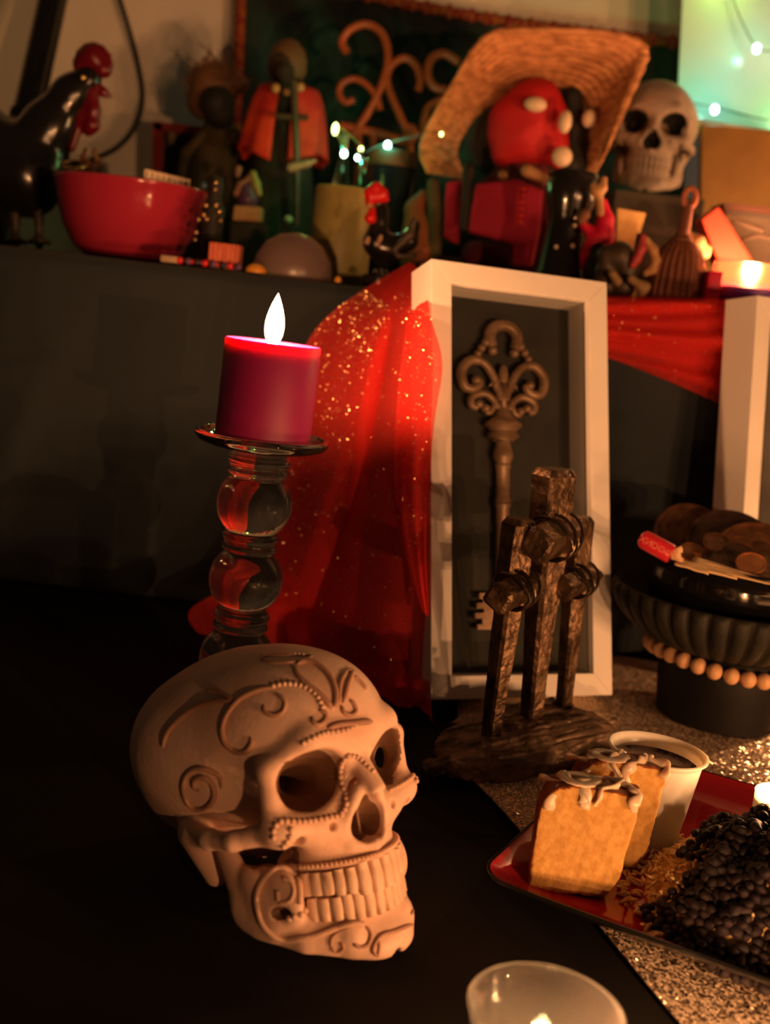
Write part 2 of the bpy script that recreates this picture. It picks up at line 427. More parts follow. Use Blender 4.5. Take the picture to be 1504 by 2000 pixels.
# ------------------------------------------------------------------ carved skull (hero)
def skull_field(h=0.14):
    F = Field((-8.2, -11.2, -13.2), (8.2, 10.8, 9.0), h)
    AX = np.abs(F.X); X = F.X; Z0 = F.Z.copy()
    F.Z = F.Z - 0.42 * np.exp(-((F.Z + 3.3) / 3.6) ** 2) / (1 + np.exp(-(F.Y - 4.5) * 1.4))      # longer lower face
    a = dict(X=AX)
    # cranium
    F.add(F.ell((0, -1.0, 1.2), (7.0, 9.6, 6.6)))
    F.add(F.ell((0, 3.0, 1.9), (5.6, 6.3, 5.2)), 1.5)
    F.add(F.ell((3.4, -3.6, 1.4), (3.8, 5.2, 4.6), **a), 1.5)
    F.add(F.ell((0, -6.3, -0.9), (5.2, 4.0, 4.2)), 1.5)
    F.add(F.ell((0, -1.5, -3.4), (4.8, 6.0, 2.9)), 1.2)
    # temple hollows
    F.cut(F.ell((7.3, 4.3, -1.4), (1.9, 2.3, 3.0), **a), 1.1)
    # brow, orbit rims
    F.add(F.cap((0.0, 8.3, 1.3), (3.2, 8.05, 1.6), 0.8, 0.75, **a), 1.1)
    F.add(F.cap((3.2, 8.05, 1.6), (5.4, 6.5, 0.3), 0.75, 0.7, **a), 0.9)
    F.add(F.cap((5.4, 6.5, 0.3), (5.4, 6.3, -2.8), 0.7, 0.8, **a), 0.6)
    # cheek bones and arches
    F.add(F.ell((4.9, 6.5, -3.6), (1.55, 1.45, 1.15), **a), 0.7)
    F.add(F.cap((5.2, 6.4, -3.7), (6.6, 3.6, -3.7), 0.8, 0.6, **a), 0.5)
    F.add(F.cap((6.6, 3.6, -3.7), (6.7, 1.2, -3.6), 0.6, 0.6, **a), 0.4)
    F.add(F.cap((6.7, 1.2, -3.6), (6.0, -1.0, -3.5), 0.6, 0.8, **a), 0.5)
    # maxilla
    F.add(F.ell((0, 5.8, -4.6), (3.7, 3.1, 3.1)), 0.8)
    F.add(F.ell((2.7, 7.1, -3.9), (1.8, 1.35, 1.3), **a), 0.8)
    F.add(F.ell((0, 5.4, -2.0), (4.6, 3.0, 3.2)), 0.5)
    F.add(F.ell((0, 5.2, -6.2), (3.9, 3.75, 1.35)), 0.5)
    # mastoids
    F.add(F.cap((5.3, -1.9, -3.6), (4.9, -1.2, -6.4), 1.35, 0.8, **a), 0.8)
    # nasal bones
    F.add(F.cap((0, 8.1, 0.5), (0, 9.9, -2.3), 0.75, 0.6), 0.45)
    F.add(F.cap((0.7, 9.1, -2.2), (1.75, 8.1, -4.6), 0.45, 0.5, **a), 0.4)
    F.add(F.cap((0.0, 9.0, -5.6), (1.3, 8.3, -5.3), 0.45, 0.45, **a), 0.4)
    # orbits
    c, s_ = math.cos(0.16), math.sin(0.16)
    R = ((c, 0, -s_), (0, 1, 0), (s_, 0, c))
    F.cut(F.ell((3.2, 8.0, -0.85), (2.2, 3.9, 1.95), R=R, **a), 0.35)
    F.cut(F.cap((2.6, 6.5, -1.0), (1.4, 2.5, -1.3), 1.4, 0.5, **a), 0.3)
    # nasal aperture
    F.cut(F.ell((0.55, 9.4, -4.35), (0.95, 2.8, 1.1), **a), 0.2)
    F.cut(F.ell((0, 9.6, -3.5), (0.85, 2.4, 1.1)), 0.25)
    F.add(F.box((0, 6.9, -4.2), (0.10, 1.0, 1.5), 0.08), 0.1)      # septum
    F.Z = Z0
    # jaw
    body = [(0, 8.0, -10.6, 1.5), (2.0, 7.7, -10.5, 1.45), (3.7, 5.6, -10.0, 1.4), (4.7, 3.0, -9.1, 1.45), (5.0, 1.6, -8.3, 1.3)]
    for p, q in zip(body[:-1], body[1:]):
        F.add(F.cap(p[:3], q[:3], p[3], q[3], sq=(1.35, 1.25, 1.0), **a), 0.3)
    F.add(F.cap((5.0, 2.2, -8.6), (5.4, 0.9, -4.6), 1.5, 0.9, sq=(1.9, 1.0, 1.0), **a), 0.5)
    F.add(F.cap((5.05, 3.9, -8.8), (5.3, 3.0, -6.6), 1.35, 1.15, sq=(1.9, 1.0, 1.0), **a), 0.5)
    F.add(F.ell((0, 8.5, -11.3), (2.2, 1.3, 1.2)), 0.6)
    F.add(F.ell((0, 5.0, -9.6), (3.7, 3.7, 1.1)), 0.4)
    F.cut(F.ell((0, 8.95, -11.9), (0.35, 0.6, 0.5)), 0.4)
    # solid behind the teeth, dark notch at the cheek
    F.add(F.ell((0, 4.4, -8.1), (3.2, 3.5, 2.2)), 0.2)
    F.add(F.ell((4.6, 4.2, -7.7), (0.95, 2.5, 2.2), **a), 0.5)
    F.cut(F.ell((5.2, 4.3, -5.15), (1.1, 1.5, 0.6), **a), 0.3)
    F.cut(F.ell((5.5, 5.5, -8.3), (0.8, 0.7, 0.42), **a), 0.2)
    # holes under the eye
    F.cut(F.ell((4.7, 7.4, -4.2), (0.35, 0.9, 0.55), **a), 0.12)
    F.cut(F.ell((2.7, 8.5, -3.6), (0.28, 0.6, 0.28), **a), 0.12)
    # flat resting plane under the jaw
    pl = (F.Z + 12.05 - (8.8 - F.Y) * 0.34) / 1.056
    F.cut(np.maximum(pl, -(F.Y + 0.2)), 0.25)
    F.V = F.V + 0.035 * vnoise(F.X * 2.2, F.Y * 2.2, F.Z * 2.2, 3)
    return F
SK_S = 0.0076
SK_ROT = (math.radians(21.0), math.radians(1.0), math.radians(-133.0))
SK_LOC = Vector((-0.0445, 0.550, 0.0675))
def bone_mat(name, c1, c2, c3):
    m = mat(name, c1, 0.52, bump=0.12, bscale=320, spec=0.4, sss=0.12, ssr=(1, 0.45, 0.25), ssscale=0.003)
    nt = m.node_tree; b = nt.nodes['Principled BSDF']; tc = N(nt, 'ShaderNodeTexCoord')
    n = N(nt, 'ShaderNodeTexNoise'); n.inputs['Scale'].default_value = 28; n.inputs['Detail'].default_value = 5
    nt.links.new(tc.outputs['Object'], n.inputs['Vector'])
    r = N(nt, 'ShaderNodeValToRGB'); e = r.color_ramp.elements
    e[0].position = 0.25; e[0].color = (*c2, 1); e[1].position = 0.5; e[1].color = (*c1, 1); x = e.new(0.72); x.color = (*c3, 1)
    nt.links.new(n.outputs['Fac'], r.inputs['Fac']); nt.links.new(r.outputs['Color'], b.inputs['Base Color'])
    return m
M_BONE = bone_mat('ivory_resin', (0.67, 0.45, 0.34), (0.56, 0.35, 0.25), (0.71, 0.50, 0.39))
M_TOOTH = bone_mat('tooth_resin', (0.70, 0.49, 0.36), (0.58, 0.38, 0.26), (0.74, 0.54, 0.42))
M_RELIEF = bone_mat('relief_wash', (0.36, 0.20, 0.135), (0.24, 0.12, 0.08), (0.46, 0.28, 0.19))
M_RELIEF_L = bone_mat('relief_pale', (0.62, 0.41, 0.30), (0.48, 0.29, 0.2), (0.68, 0.47, 0.36))
sk = thing('carved_skull', 'ivory human skull carved with scrollwork and beading standing on black cloth', 'skull', SK_LOC, rot=SK_ROT)
skull_field_mesh = skull_field().mesh('cranium', SK_S)
M_WASH_SHADE = bone_mat('wash_and_shade', (0.20, 0.105, 0.060), (0.13, 0.065, 0.035), (0.26, 0.14, 0.08))
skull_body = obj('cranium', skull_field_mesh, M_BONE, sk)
skull_field_mesh.materials.append(M_WASH_SHADE)          # brown antiquing, with shade of sockets, nose and cheek hollows put into the colour
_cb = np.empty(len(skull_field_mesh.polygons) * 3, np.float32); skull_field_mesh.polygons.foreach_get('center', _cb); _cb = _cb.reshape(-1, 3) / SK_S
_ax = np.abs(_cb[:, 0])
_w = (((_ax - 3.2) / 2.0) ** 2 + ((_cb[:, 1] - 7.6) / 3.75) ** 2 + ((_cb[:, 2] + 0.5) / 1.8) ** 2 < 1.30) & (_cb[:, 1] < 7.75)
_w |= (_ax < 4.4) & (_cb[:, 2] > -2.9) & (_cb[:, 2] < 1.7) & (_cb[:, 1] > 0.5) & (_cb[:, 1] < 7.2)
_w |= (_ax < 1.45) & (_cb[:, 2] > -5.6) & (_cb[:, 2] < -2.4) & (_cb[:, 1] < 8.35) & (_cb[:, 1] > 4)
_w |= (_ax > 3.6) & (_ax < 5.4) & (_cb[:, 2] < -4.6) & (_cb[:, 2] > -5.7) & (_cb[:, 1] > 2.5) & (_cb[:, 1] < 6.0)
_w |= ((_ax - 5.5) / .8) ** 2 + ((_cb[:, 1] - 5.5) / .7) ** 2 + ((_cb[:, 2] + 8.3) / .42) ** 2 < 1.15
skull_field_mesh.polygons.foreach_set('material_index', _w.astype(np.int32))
SKM = Matrix.LocRotScale(SK_LOC, __import__('mathutils').Euler(SK_ROT), None)
_inv = SKM.inverted()
def bvh_of(me):
    vv = np.empty(len(me.vertices) * 3, np.float32); me.vertices.foreach_get('co', vv)
    return BVHTree.FromPolygons([tuple(p) for p in vv.reshape(-1, 3)], [tuple(p.vertices) for p in me.polygons])
SKB = bvh_of(skull_field_mesh)
def sk_hit(px, py):
    o_ = _inv @ CAM_P; d = (_inv.to_3x3() @ ray(px, py)).normalized()
    h, n, i, ds = SKB.ray_cast(o_, d)
    return (h, n) if h else None
def ck(x, y): return (250 + x * 0.4122, 1250 + y * 0.4122)      # close-up of the skull to picture
def relief(pts, r=0.0011, beads=False, name='scroll_relief', m=None, k=8, taper=False, gap=1.9):
    q = [ck(*p) for p in pts]
    dense = cr([(a, b, 0) for a, b in q], k); H = []
    for p in dense:
        h = sk_hit(p.x, p.y)
        if h and (not H or (h[0] - H[-1][0]).length < 0.012): H.append(h)
    if len(H) < 3: return
    mb = MB()
    if not beads:
        n = len(H)
        # smooth a little so that the line does not jitter on the surface
        P = [h[0] + h[1] * r * 0.25 for h in H]
        P = [P[0]] + [(P[i - 1] + P[i] * 2 + P[i + 1]) / 4 for i in range(1, n - 1)] + [P[-1]]
        rr = [r * (0.35 + 0.65 * math.sin(PI * min(0.5, min(i, n - 1 - i) / (n * 0.3 + 1)))) for i in range(n)] if taper else r
        mb.tube(P, rr, 8)
    else:
        acc = 0; last = None
        for h in H:
            if last is None or (h[0] - last).length >= r * gap:
                mb.ball(h[0] + h[1] * r * 0.35, r, 8, 6); last = h[0]
    mb.build(name, m or M_RELIEF, sk, angle=None)
W = 0.0015
for pts, r in [
    ([(630, 95), (700, 112), (800, 103), (868, 82), (830, 70), (740, 72), (650, 75), (630, 95)], 0.0009),
    ([(790, 125), (805, 165), (850, 212), (900, 252), (940, 292), (965, 325)], 0.0016),
    ([(800, 118), (840, 103), (900, 122), (955, 175), (982, 240), (982, 300), (968, 325)], 0.0016),
    ([(1038, 145), (1008, 195), (998, 250), (1002, 305)], 0.0014), ([(1038, 145), (1062, 155), (1042, 205), (1030, 250), (1018, 302)], 0.0014),
    ([(1068, 170), (1100, 200), (1130, 240)], 0.0012),
    ([(690, 225), (620, 238), (550, 268), (500, 312), (462, 370), (448, 430), (462, 490), (510, 528), (560, 528), (588, 490), (582, 462)], 0.0014),
    ([(370, 242), (430, 248), (505, 288)], 0.0012), ([(505, 292), (420, 292), (330, 318), (250, 372), (190, 440), (165, 510)], 0.0014),
    ([(700, 255), (735, 278), (746, 310), (730, 345), (690, 358), (652, 340), (646, 310)], 0.0012),
    ([(872, 365), (882, 395), (910, 402), (936, 376), (934, 347), (905, 332)], 0.0012),
    ([(1012, 312), (1022, 345), (1055, 358), (1078, 338), (1066, 302), (1050, 288)], 0.0012),
    ([(945, 420), (1000, 402), (1060, 396), (1110, 390), (1155, 388)], 0.0016),
    ([(345, 715), (318, 700), (322, 662), (362, 650), (400, 682), (410, 740), (380, 790), (322, 800), (282, 760), (266, 690), (290, 632), (350, 608), (430, 640), (442, 700)], 0.0015),
    ([(962, 1452), (966, 1412), (1000, 1382), (1060, 1362)], 0.0008), ([(1008, 1432), (1022, 1460), (990, 1478), (962, 1452)], 0.0008),
    ([(1182, 1500), (1162, 1462), (1200, 1402), (1262, 1382), (1322, 1358), (1368, 1342)], 0.0009), ([(1182, 1500), (1192, 1450), (1182, 1420)], 0.0007),
    ([(1120, 1352), (1150, 1390), (1140, 1440), (1100, 1454), (1070, 1438)], 0.0009),
    ([(1340, 1300), (1360, 1270), (1388, 1300), (1392, 1360)], 0.0008)]:
    relief(pts, r, taper=True)
for pts, r in [
    ([(815, 1250), (812, 1190), (800, 1140), (770, 1100), (720, 1080), (670, 1110), (630, 1160), (613, 1220), (622, 1290), (642, 1350), (682, 1395), (740, 1418), (800, 1416), (880, 1404), (950, 1380), (1010, 1360), (1070, 1346), (1115, 1350)], 0.0015),
    ([(722, 1246), (768, 1236), (786, 1190), (770, 1146), (738, 1132)], 0.0011), ([(710, 1190), (714, 1240)], 0.001),
    ([(610, 1020), (680, 1018), (740, 1012), (800, 1000)], 0.0011)]:
    relief(pts, r, m=M_RELIEF_L)
for pts, r in [
    ([(690, 222), (740, 211), (800, 213), (850, 233), (890, 263), (912, 300), (925, 330)], 0.00105),
    ([(968, 322), (940, 285), (905, 250)], 0.0009),
    ([(832, 490), (860, 475), (900, 456), (940, 441), (985, 434), (1040, 424), (1075, 405)], 0.00105),
    ([(1042, 548), (1018, 580), (1010, 640), (1020, 700), (1036, 750), (1036, 790), (1010, 825)], 0.0011),
    ([(1045, 545), (1082, 552), (1112, 576), (1138, 602), (1160, 622)], 0.001),
    ([(1008, 832), (960, 841), (900, 853), (840, 862), (780, 862), (732, 860), (702, 880), (690, 910), (692, 940)], 0.0011),
    ([(772, 900), (768, 930), (748, 960), (728, 985)], 0.0012),
    ([(640, 74), (740, 68), (840, 74)], 0.0008),
    ([(1240, 715), (1290, 690), (1335, 660), (1350, 640)], 0.001), ([(1355, 645), (1370, 690), (1385, 720)], 0.0011),
    ([(618, 1250), (630, 1320), (660, 1375), (700, 1402)], 0.0008),
    ([(850, 1240), (830, 1290), (790, 1310), (750, 1330)], 0.0012)]:
    relief(pts, r * 1.25, beads=True, name='bead_trim', m=M_RELIEF_L, k=24)
# teeth: every tooth a part
def arch(t, z, top):     # t in -1..1 along the dental arch
    a = t * 1.32
    return Vector(((3.85 if top else 3.7) * math.sin(a), 4.75 + (4.25 if top else 4.05) * math.cos(a) , z))
def tooth_mesh(w_, h_, d_, name):
    mb = MB(); prof = []
    for j in range(9):
        q = j / 8; z = (q - 0.5) * h_
        k = 0.80 + 0.2 * math.sin(PI * min(1, q * 1.15)) if True else 1
        prof.append((z, k))
    n = 16
    v = []; f = []
    for z, k in prof:
        for i in range(n):
            a = 2 * PI * i / n; cx_, sx_ = math.cos(a), math.sin(a)
            e_ = 0.55
            x = math.copysign(abs(cx_) ** e_, cx_) * w_ / 2 * k; y = math.copysign(abs(sx_) ** 0.8, sx_) * d_ / 2 * (0.75 + 0.25 * k)
            v.append((x * SK_S, y * SK_S, z * SK_S))
    for j in range(8):
        for i in range(n): f.append((j * n + i, j * n + (i + 1) % n, (j + 1) * n + (i + 1) % n, (j + 1) * n + i))
    f.append(tuple(reversed(range(n)))); f.append(tuple(8 * n + i for i in range(n)))
    return mb.add(v, f).mesh(name, True, 50)
for top in (True, False):
    big = tooth_mesh(0.95 if top else 0.8, 1.95 if top else 1.6, 0.95, 'tooth'); mid = tooth_mesh(0.82, 1.55, 1.0, 'tooth'); mol = tooth_mesh(0.92, 1.35, 1.15, 'tooth')
    ts = [0.085, 0.25, 0.40, 0.535, 0.66, 0.78, 0.90] if top else [0.07, 0.21, 0.345, 0.475, 0.605, 0.735, 0.87]
    for i, t_ in enumerate(ts):
        for sgn in (-1, 1):
            me = big if i < (2 if top else 3) else (mid if i < 4 else mol)
            p = arch(sgn * t_, (-7.15 + 0.25 * t_) if top else (-8.78 + 0.3 * t_), top)
            a = sgn * t_ * 1.32
            o = obj('tooth', me, M_TOOTH, sk); o.location = p * SK_S
            o.rotation_euler = ((0.06 if top else -0.05) + rnd.uniform(-.03, .03), rnd.uniform(-.04, .04) + (PI if not top else 0), -a * 0.95)
# moulded gum ridge with beads above the upper teeth
gum = [arch(t_ / 20.0, -6.02 + 0.12 * abs(t_ / 20), True) * SK_S for t_ in range(-19, 20)]
MB().tube([g + (g - Vector((0, 0.0375, g.z))).normalized() * 0.0012 for g in gum], 0.0016, 8).build('gum_ridge', M_RELIEF_L, sk)
mb = MB(); fine = cr(gum, 6); last = None
for g in fine:
    d_ = (g - Vector((0, 0.0375, g.z))).normalized()
    p = g + d_ * 0.0026 + Vector((0, 0, 0.0008))
    if last is None or (p - last).length > 0.0019: mb.ball(p, 0.00105, 8, 6); last = p
mb.build('bead_trim', M_RELIEF_L, sk)
gum = [arch(t_ / 20.0, -8.05, False) * SK_S for t_ in range(-19, 20)]
MB().tube([g + (g - Vector((0, 0.0375, g.z))).normalized() * 0.0006 for g in gum], 0.0011, 8).build('gum_ridge', M_RELIEF_L, sk)
# ------------------------------------------------------------------ glass candlestick and pillar candle
M_GLASS = dusty_glass('clear_glass', 0.003)
cs_base = Vector((-0.0935, 0.765, 0.0022))
cs = thing('glass_candlestick', 'clear glass candlestick of stacked globes behind the carved skull', 'candlestick', cs_base, rot=(0, math.radians(1.2), 0))
prof = [(0, 0), (0.036, 0.0), (0.039, 0.003), (0.037, 0.0075), (0.028, 0.012), (0.020, 0.0165), (0.0175, 0.0195)]
def globe(z, r, n=9):
    return [(r * math.cos(a), z + r * 0.98 * math.sin(a)) for a in [(-0.86 + 1.72 * i / n) for i in range(n + 1)]]
def neck(z, r):
    return [(r - 0.0035, z - 0.0082), (r - 0.0005, z - 0.0062), (r, z - 0.0038), (r - 0.002, z - 0.0015), (r - 0.0005, z + 0.0008), (r + 0.0005, z + 0.0032), (r - 0.001, z + 0.0058), (r - 0.0035, z + 0.008)]
prof += globe(0.0465, 0.0265) + neck(0.0755, 0.0195) + globe(0.1045, 0.0258) + neck(0.1325, 0.0195) + globe(0.1585, 0.0262) + neck(0.186, 0.0215)
prof += [(r, z - 0.004) for r, z in [(0.0195, 0.1985), (0.024, 0.1998), (0.036, 0.2018), (0.0435, 0.2045), (0.0462, 0.2085), (0.0455, 0.2112), (0.0428, 0.2112), (0.0405, 0.2088), (0.036, 0.2072), (0, 0.2068)]]
MB().lathe(prof, 64).build('stem', M_GLASS, cs, angle=None)
# candle
M_WAX = mat('crimson_wax', (0.32, 0.010, 0.105), 0.5, sss=1.0, ssr=(1.0, 0.05, 0.30), ssscale=0.014, spec=0.5)
cn = thing('pillar_candle', 'crimson pillar candle burning on the glass candlestick', 'candle', cs_base + Vector((0.0046, 0, 0.2032)), rot=(0, math.radians(1.2), 0))
R_, Hh = 0.0325, 0.0665
MB().lathe([(0, 0), (R_ - 0.001, 0), (R_, 0.001), (R_, Hh - 0.0012), (R_ - 0.001, Hh), (R_ - 0.0028, Hh - 0.0004), (R_ - 0.005, Hh - 0.004), (0.016, Hh - 0.0055), (0.004, Hh - 0.006), (0, Hh - 0.006)], 64).build('wax', M_WAX, cn)
MB().tube([(-0.0008, 0, Hh - 0.008), (-0.0008, 0, Hh + 0.001), (-0.0003, 0.0005, Hh + 0.004)], 0.0009, 6).build('wick', M_WICK, cn)
flame(cn, (-0.0005, 0, Hh - 0.0048), 0.0375, 0.0066, 0.29)

# ------------------------------------------------------------------ shadow box frames
M_WHITE = mat('white_frame_paint', (0.80, 0.76, 0.70), 0.45, col2=(0.76, 0.72, 0.65), nscale=12, bump=0.04, bscale=90)
M_BACK = mat('green_black_backing', (0.018, 0.019, 0.014), 0.8, col2=(0.024, 0.024, 0.018), nscale=30)
m = bpy.data.materials.new('picture_glass'); m.use_nodes = True; nt = m.node_tree; nt.nodes.remove(nt.nodes['Principled BSDF'])
tr = N(nt, 'ShaderNodeBsdfTransparent'); gl = N(nt, 'ShaderNodeBsdfGlossy'); gl.inputs['Roughness'].default_value = 0.03; fr = N(nt, 'ShaderNodeFresnel'); fr.inputs['IOR'].default_value = 1.33
mx = N(nt, 'ShaderNodeMixShader'); nt.links.new(fr.outputs[0], mx.inputs[0]); nt.links.new(tr.outputs[0], mx.inputs[1]); nt.links.new(gl.outputs[0], mx.inputs[2]); nt.links.new(mx.outputs[0], nt.nodes['Material Output'].inputs[0])
M_PANE = m
FW, FD = 0.0178, 0.039
def frame_basis(x, y, yaw, lean, z=0.0035):
    a, L = math.radians(yaw), math.radians(lean)
    wv = Vector((math.cos(a), math.sin(a), 0)); u = Vector((-math.sin(a) * math.sin(L), math.cos(a) * math.sin(L), math.cos(L))); n = wv.cross(u)
    return Matrix(((wv.x, u.x, n.x, x), (wv.y, u.y, n.y, y), (wv.z, u.z, n.z, z), (0, 0, 0, 1)))
def shadow_box(name, label, Mx, w, h, fw=FW, d=FD):
    root = thing(name, label, 'picture frame'); root.matrix_world = Mx
    # mitred rails: outer profile d deep, thin lip
    for side in range(4):
        if side == 0: P = [(0, 0), (w, 0), (w - fw, fw), (fw, fw)]
        if side == 1: P = [(w, 0), (w, h), (w - fw, h - fw), (w - fw, fw)]
        if side == 2: P = [(w, h), (0, h), (fw, h - fw), (w - fw, h - fw)]
        if side == 3: P = [(0, h), (0, 0), (fw, fw), (fw, h - fw)]
        g = 0.00012
        mb = MB(); mb.prism([(x, y) for x, y in P], d - 0.0, Matrix.Translation((0, 0, -d)))
        o = mb.build('rail', M_WHITE, root, smooth=False)
        bv = o.modifiers.new('b', 'BEVEL'); bv.width = 0.0005; bv.segments = 2
    MB().box((w / 2, h / 2, -d + 0.004), (w - 2 * fw - 0.0004, h - 2 * fw - 0.0004, 0.005)).build('backing', M_BACK, root, smooth=False)
    MB().box((w / 2, h / 2, -0.0075), (w - 2 * fw - 0.0006, h - 2 * fw - 0.0006, 0.0016)).build('glass_pane', M_PANE, root, smooth=False)
    return root
FM = frame_basis(0.0511, 0.8219, 22.57, 16.4, 0.0145)
fr1 = shadow_box('shadow_box_frame', 'white deep frame with a bronze key inside leaning behind three crosses', FM, 0.163, 0.345)
def frame_at_top(px, py, Y, yaw, lean, h):
    p = at(px, py, Y); Mz = frame_basis(0, 0, yaw, lean, 0.0); u = Mz.to_3x3() @ Vector((0, 1, 0)); b_ = p - u * h
    return frame_basis(b_.x, b_.y, yaw, lean, 0.0035)
_top = at(1480, 577, 1.020)
FM2 = frame_at_top(1480, 577, 1.020, 28, 8.0, (_top.z - 0.0035) / math.cos(math.radians(8.0)))
fr2 = shadow_box('shadow_box_frame', 'white deep frame behind the coin pot at the right edge', FM2, 0.070, (_top.z - 0.0035) / math.cos(math.radians(8.0)))

# ------------------------------------------------------------------ the key inside the first frame
M_KEY = mat('key_bronze', (0.27, 0.175, 0.105), 0.42, metal=0.25, col2=(0.17, 0.10, 0.055), nscale=60, bump=0.15, bscale=200)
KU = 0.000142
key = thing('ornate_key', 'large brown ornate key mounted inside the white deep frame', 'key')
# frame coordinates of the key axis at the crown
def frame_uv(px, py, dep):
    Mi = FM.inverted(); o_ = Mi @ CAM_P; d_ = Mi.to_3x3() @ ray(px, py); t_ = (dep - o_.z) / d_.z; q = o_ + d_ * t_; return q.x, q.y
KD = -FD + 0.0065 + 0.0065
k0 = frame_uv(780 + 655 / 3.225, 480 + 470 / 3.225, KD); k1 = frame_uv(780 + 650 / 3.225, 480 + 1700 / 3.225, KD)
ang = math.atan2(k1[0] - k0[0], k0[1] - k1[1])
key.matrix_world = FM @ Matrix.Translation((k0[0], k0[1], KD)) @ Matrix.Rotation(ang, 4, 'Z') @ Matrix.Scale(1.09, 4, (1, 0, 0))
KU = math.hypot(k1[0] - k0[0], k1[1] - k0[1]) / 1230.0
def K(x, y, z=0): return Vector((x * KU, -(y - 470) * KU, z * KU))
bow = MB()
for sgn in (-1, 1):
    f_ = lambda L: cr([K(sgn * x, y) for x, y in L], 6)
    bow.tube(f_([(0, 503), (50, 515), (84, 555), (88, 600), (76, 645)]), 37 * KU, 10); bow.ball(K(sgn * 70, 672), 31 * KU)
    bow.ball(K(sgn * 112, 625), 30 * KU); bow.ball(K(sgn * 140, 662), 27 * KU); bow.ball(K(sgn * 163, 700), 25 * KU)
    bow.tube(f_([(150, 745), (205, 745), (255, 790), (268, 850), (245, 915), (195, 925), (158, 900), (150, 868)]), [(32 - 6 * abs(i / 42 - 0.3)) * KU for i in range(43)], 10)
    bow.ball(K(sgn * 172, 868), 32 * KU)
    bow.tube(f_([(170, 735), (115, 765), (70, 825), (35, 905), (15, 980)]), 26 * KU, 10)
    bow.tube(f_([(35, 1035), (62, 985), (110, 950), (165, 955), (203, 985), (200, 1030), (165, 1040)]), 24 * KU, 10); bow.ball(K(sgn * 155, 1018), 28 * KU)
    bow.tube(f_([(55, 1010), (80, 1060), (112, 1062)]), 20 * KU, 8); bow.ball(K(sgn * 112, 1040), 29 * KU)
    bow.tube(f_([(0, 985), (30, 930), (62, 880), (92, 900)]), [16 * KU, 20 * KU, 24 * KU] + [24 * KU] * 10 + [20 * KU, 16 * KU, 12 * KU, 8 * KU, 5 * KU, 3 * KU], 8)
bow.ball(K(0, 830), (32 * KU, 82 * KU, 26 * KU)); bow.tube([K(0, 870), K(0, 1060)], 26 * KU, 10)
bow.build('bow', M_KEY, key, angle=None)
Rk = Matrix.Rotation(PI / 2, 3, 'X')
def kl(prof, name, fl=0.75):
    MB().lathe([(r * KU, (y - 470) * KU) for r, y in prof], 28, R=Rk, sy=fl).build(name, M_KEY, key)
kl([(18, 1000), (34, 1030), (62, 1085), (100, 1110), (118, 1128), (118, 1142), (96, 1158), (84, 1176), (98, 1196), (100, 1210), (74, 1222), (66, 1240), (54, 1244)], 'collar')
kl([(44, 1236), (48, 1262), (64, 1320), (60, 1345), (44, 1378), (50, 1388), (50, 1398), (43, 1406), (43, 1590), (50, 1600), (50, 1612), (43, 1618), (50, 1628), (50, 1642), (42, 1650), (42, 2130), (50, 2140), (50, 2155), (40, 2165), (36, 2400), (22, 2420), (0, 2424)], 'shaft')
bit = [(-30, 2180), (-150, 2180), (-150, 2215), (-125, 2215), (-125, 2240), (-165, 2240), (-165, 2275), (-120, 2275), (-120, 2300), (-175, 2300), (-175, 2335), (-130, 2335), (-130, 2370), (-160, 2370), (-160, 2400), (-30, 2400)]
MB().prism([(x * KU, -(y - 470) * KU) for x, y in reversed(bit)], 30 * KU, Matrix.Translation((0, 0, -15 * KU))).build('bit', M_KEY, key, smooth=False)
# wire that ties the key to the backing
MB().tube(cr([K(-110, 1232, 25), K(0, 1248, 75), K(90, 1238, 25)], 8), 3 * KU, 6).build('tie_wire', mat('wire', (0.3, 0.27, 0.2), 0.3, 1.0), key)
# ------------------------------------------------------------------ three crosses sculpture
m = mat('cast_bronze_wood', (0.075, 0.046, 0.026), 0.34, metal=0.75, col2=(0.20, 0.125, 0.072), nscale=70, bump=0.9, bscale=170, detail=8)
M_CROSS = m
M_CBASE = mat('cast_wood_base', (0.12, 0.082, 0.052), 0.42, metal=0.3, col2=(0.30, 0.20, 0.13), nscale=60, bump=0.8, bscale=180)
M_WIRE = mat('dark_wire', (0.10, 0.075, 0.05), 0.3, metal=0.9)
row0 = atz(958, 1437, 0.024); row1 = atz(1037, 1408, 0.026); row2 = atz(1101, 1386, 0.027)
cr_base = Vector((row1.x, row1.y, 0.0035))
crs = thing('three_crosses_sculpture', 'bronze sculpture of three timber crosses on a rough log in front of the frame', 'sculpture', cr_base)
loc = lambda p: Vector(p) - cr_base
# log base: rough slab
pL, pB, pR, pT = atz(866, 1502, 0.006), atz(972, 1530, 0.003), atz(1166, 1440, 0.006), atz(1095, 1390, 0.02)
ax = (pR - pL); ax.z = 0; blen = ax.length; ax.normalize(); side = Vector((ax.y, -ax.x, 0))     # side: towards the camera
cc = (pL + pR) / 2; cc.z = 0
FB = Field((-0.095, -0.06, -0.004), (0.095, 0.06, 0.045), 0.0014)
s_, tt = FB.X, FB.Y                 # s along, t to the camera
hw = 0.031 * np.sqrt(np.clip(1 - (np.abs(s_) / 0.078) ** 3.0, 0.0, 1)) + 0.002 * np.sin(s_ * 130) + 0.001
top_ = 0.023 + 0.004 * np.sin(s_ * 24 + 0.5) - 0.010 * np.clip((tt - 0.012) / 0.022, 0, 1) ** 1.0 - 0.010 * np.clip((np.abs(s_) - 0.050) / 0.03, 0, 1)
gro = 0.0022 * vnoise(s_ * 60, tt * 800, FB.Z * 500, 5) + 0.0024 * vnoise(s_ * 130, tt * 1500, FB.Z * 900, 8) + 0.0022 * vnoise(s_ * 240, tt * 300, FB.Z * 240, 6) + 0.0010 * vnoise(s_ * 420, tt * 2200, FB.Z * 1500, 9)
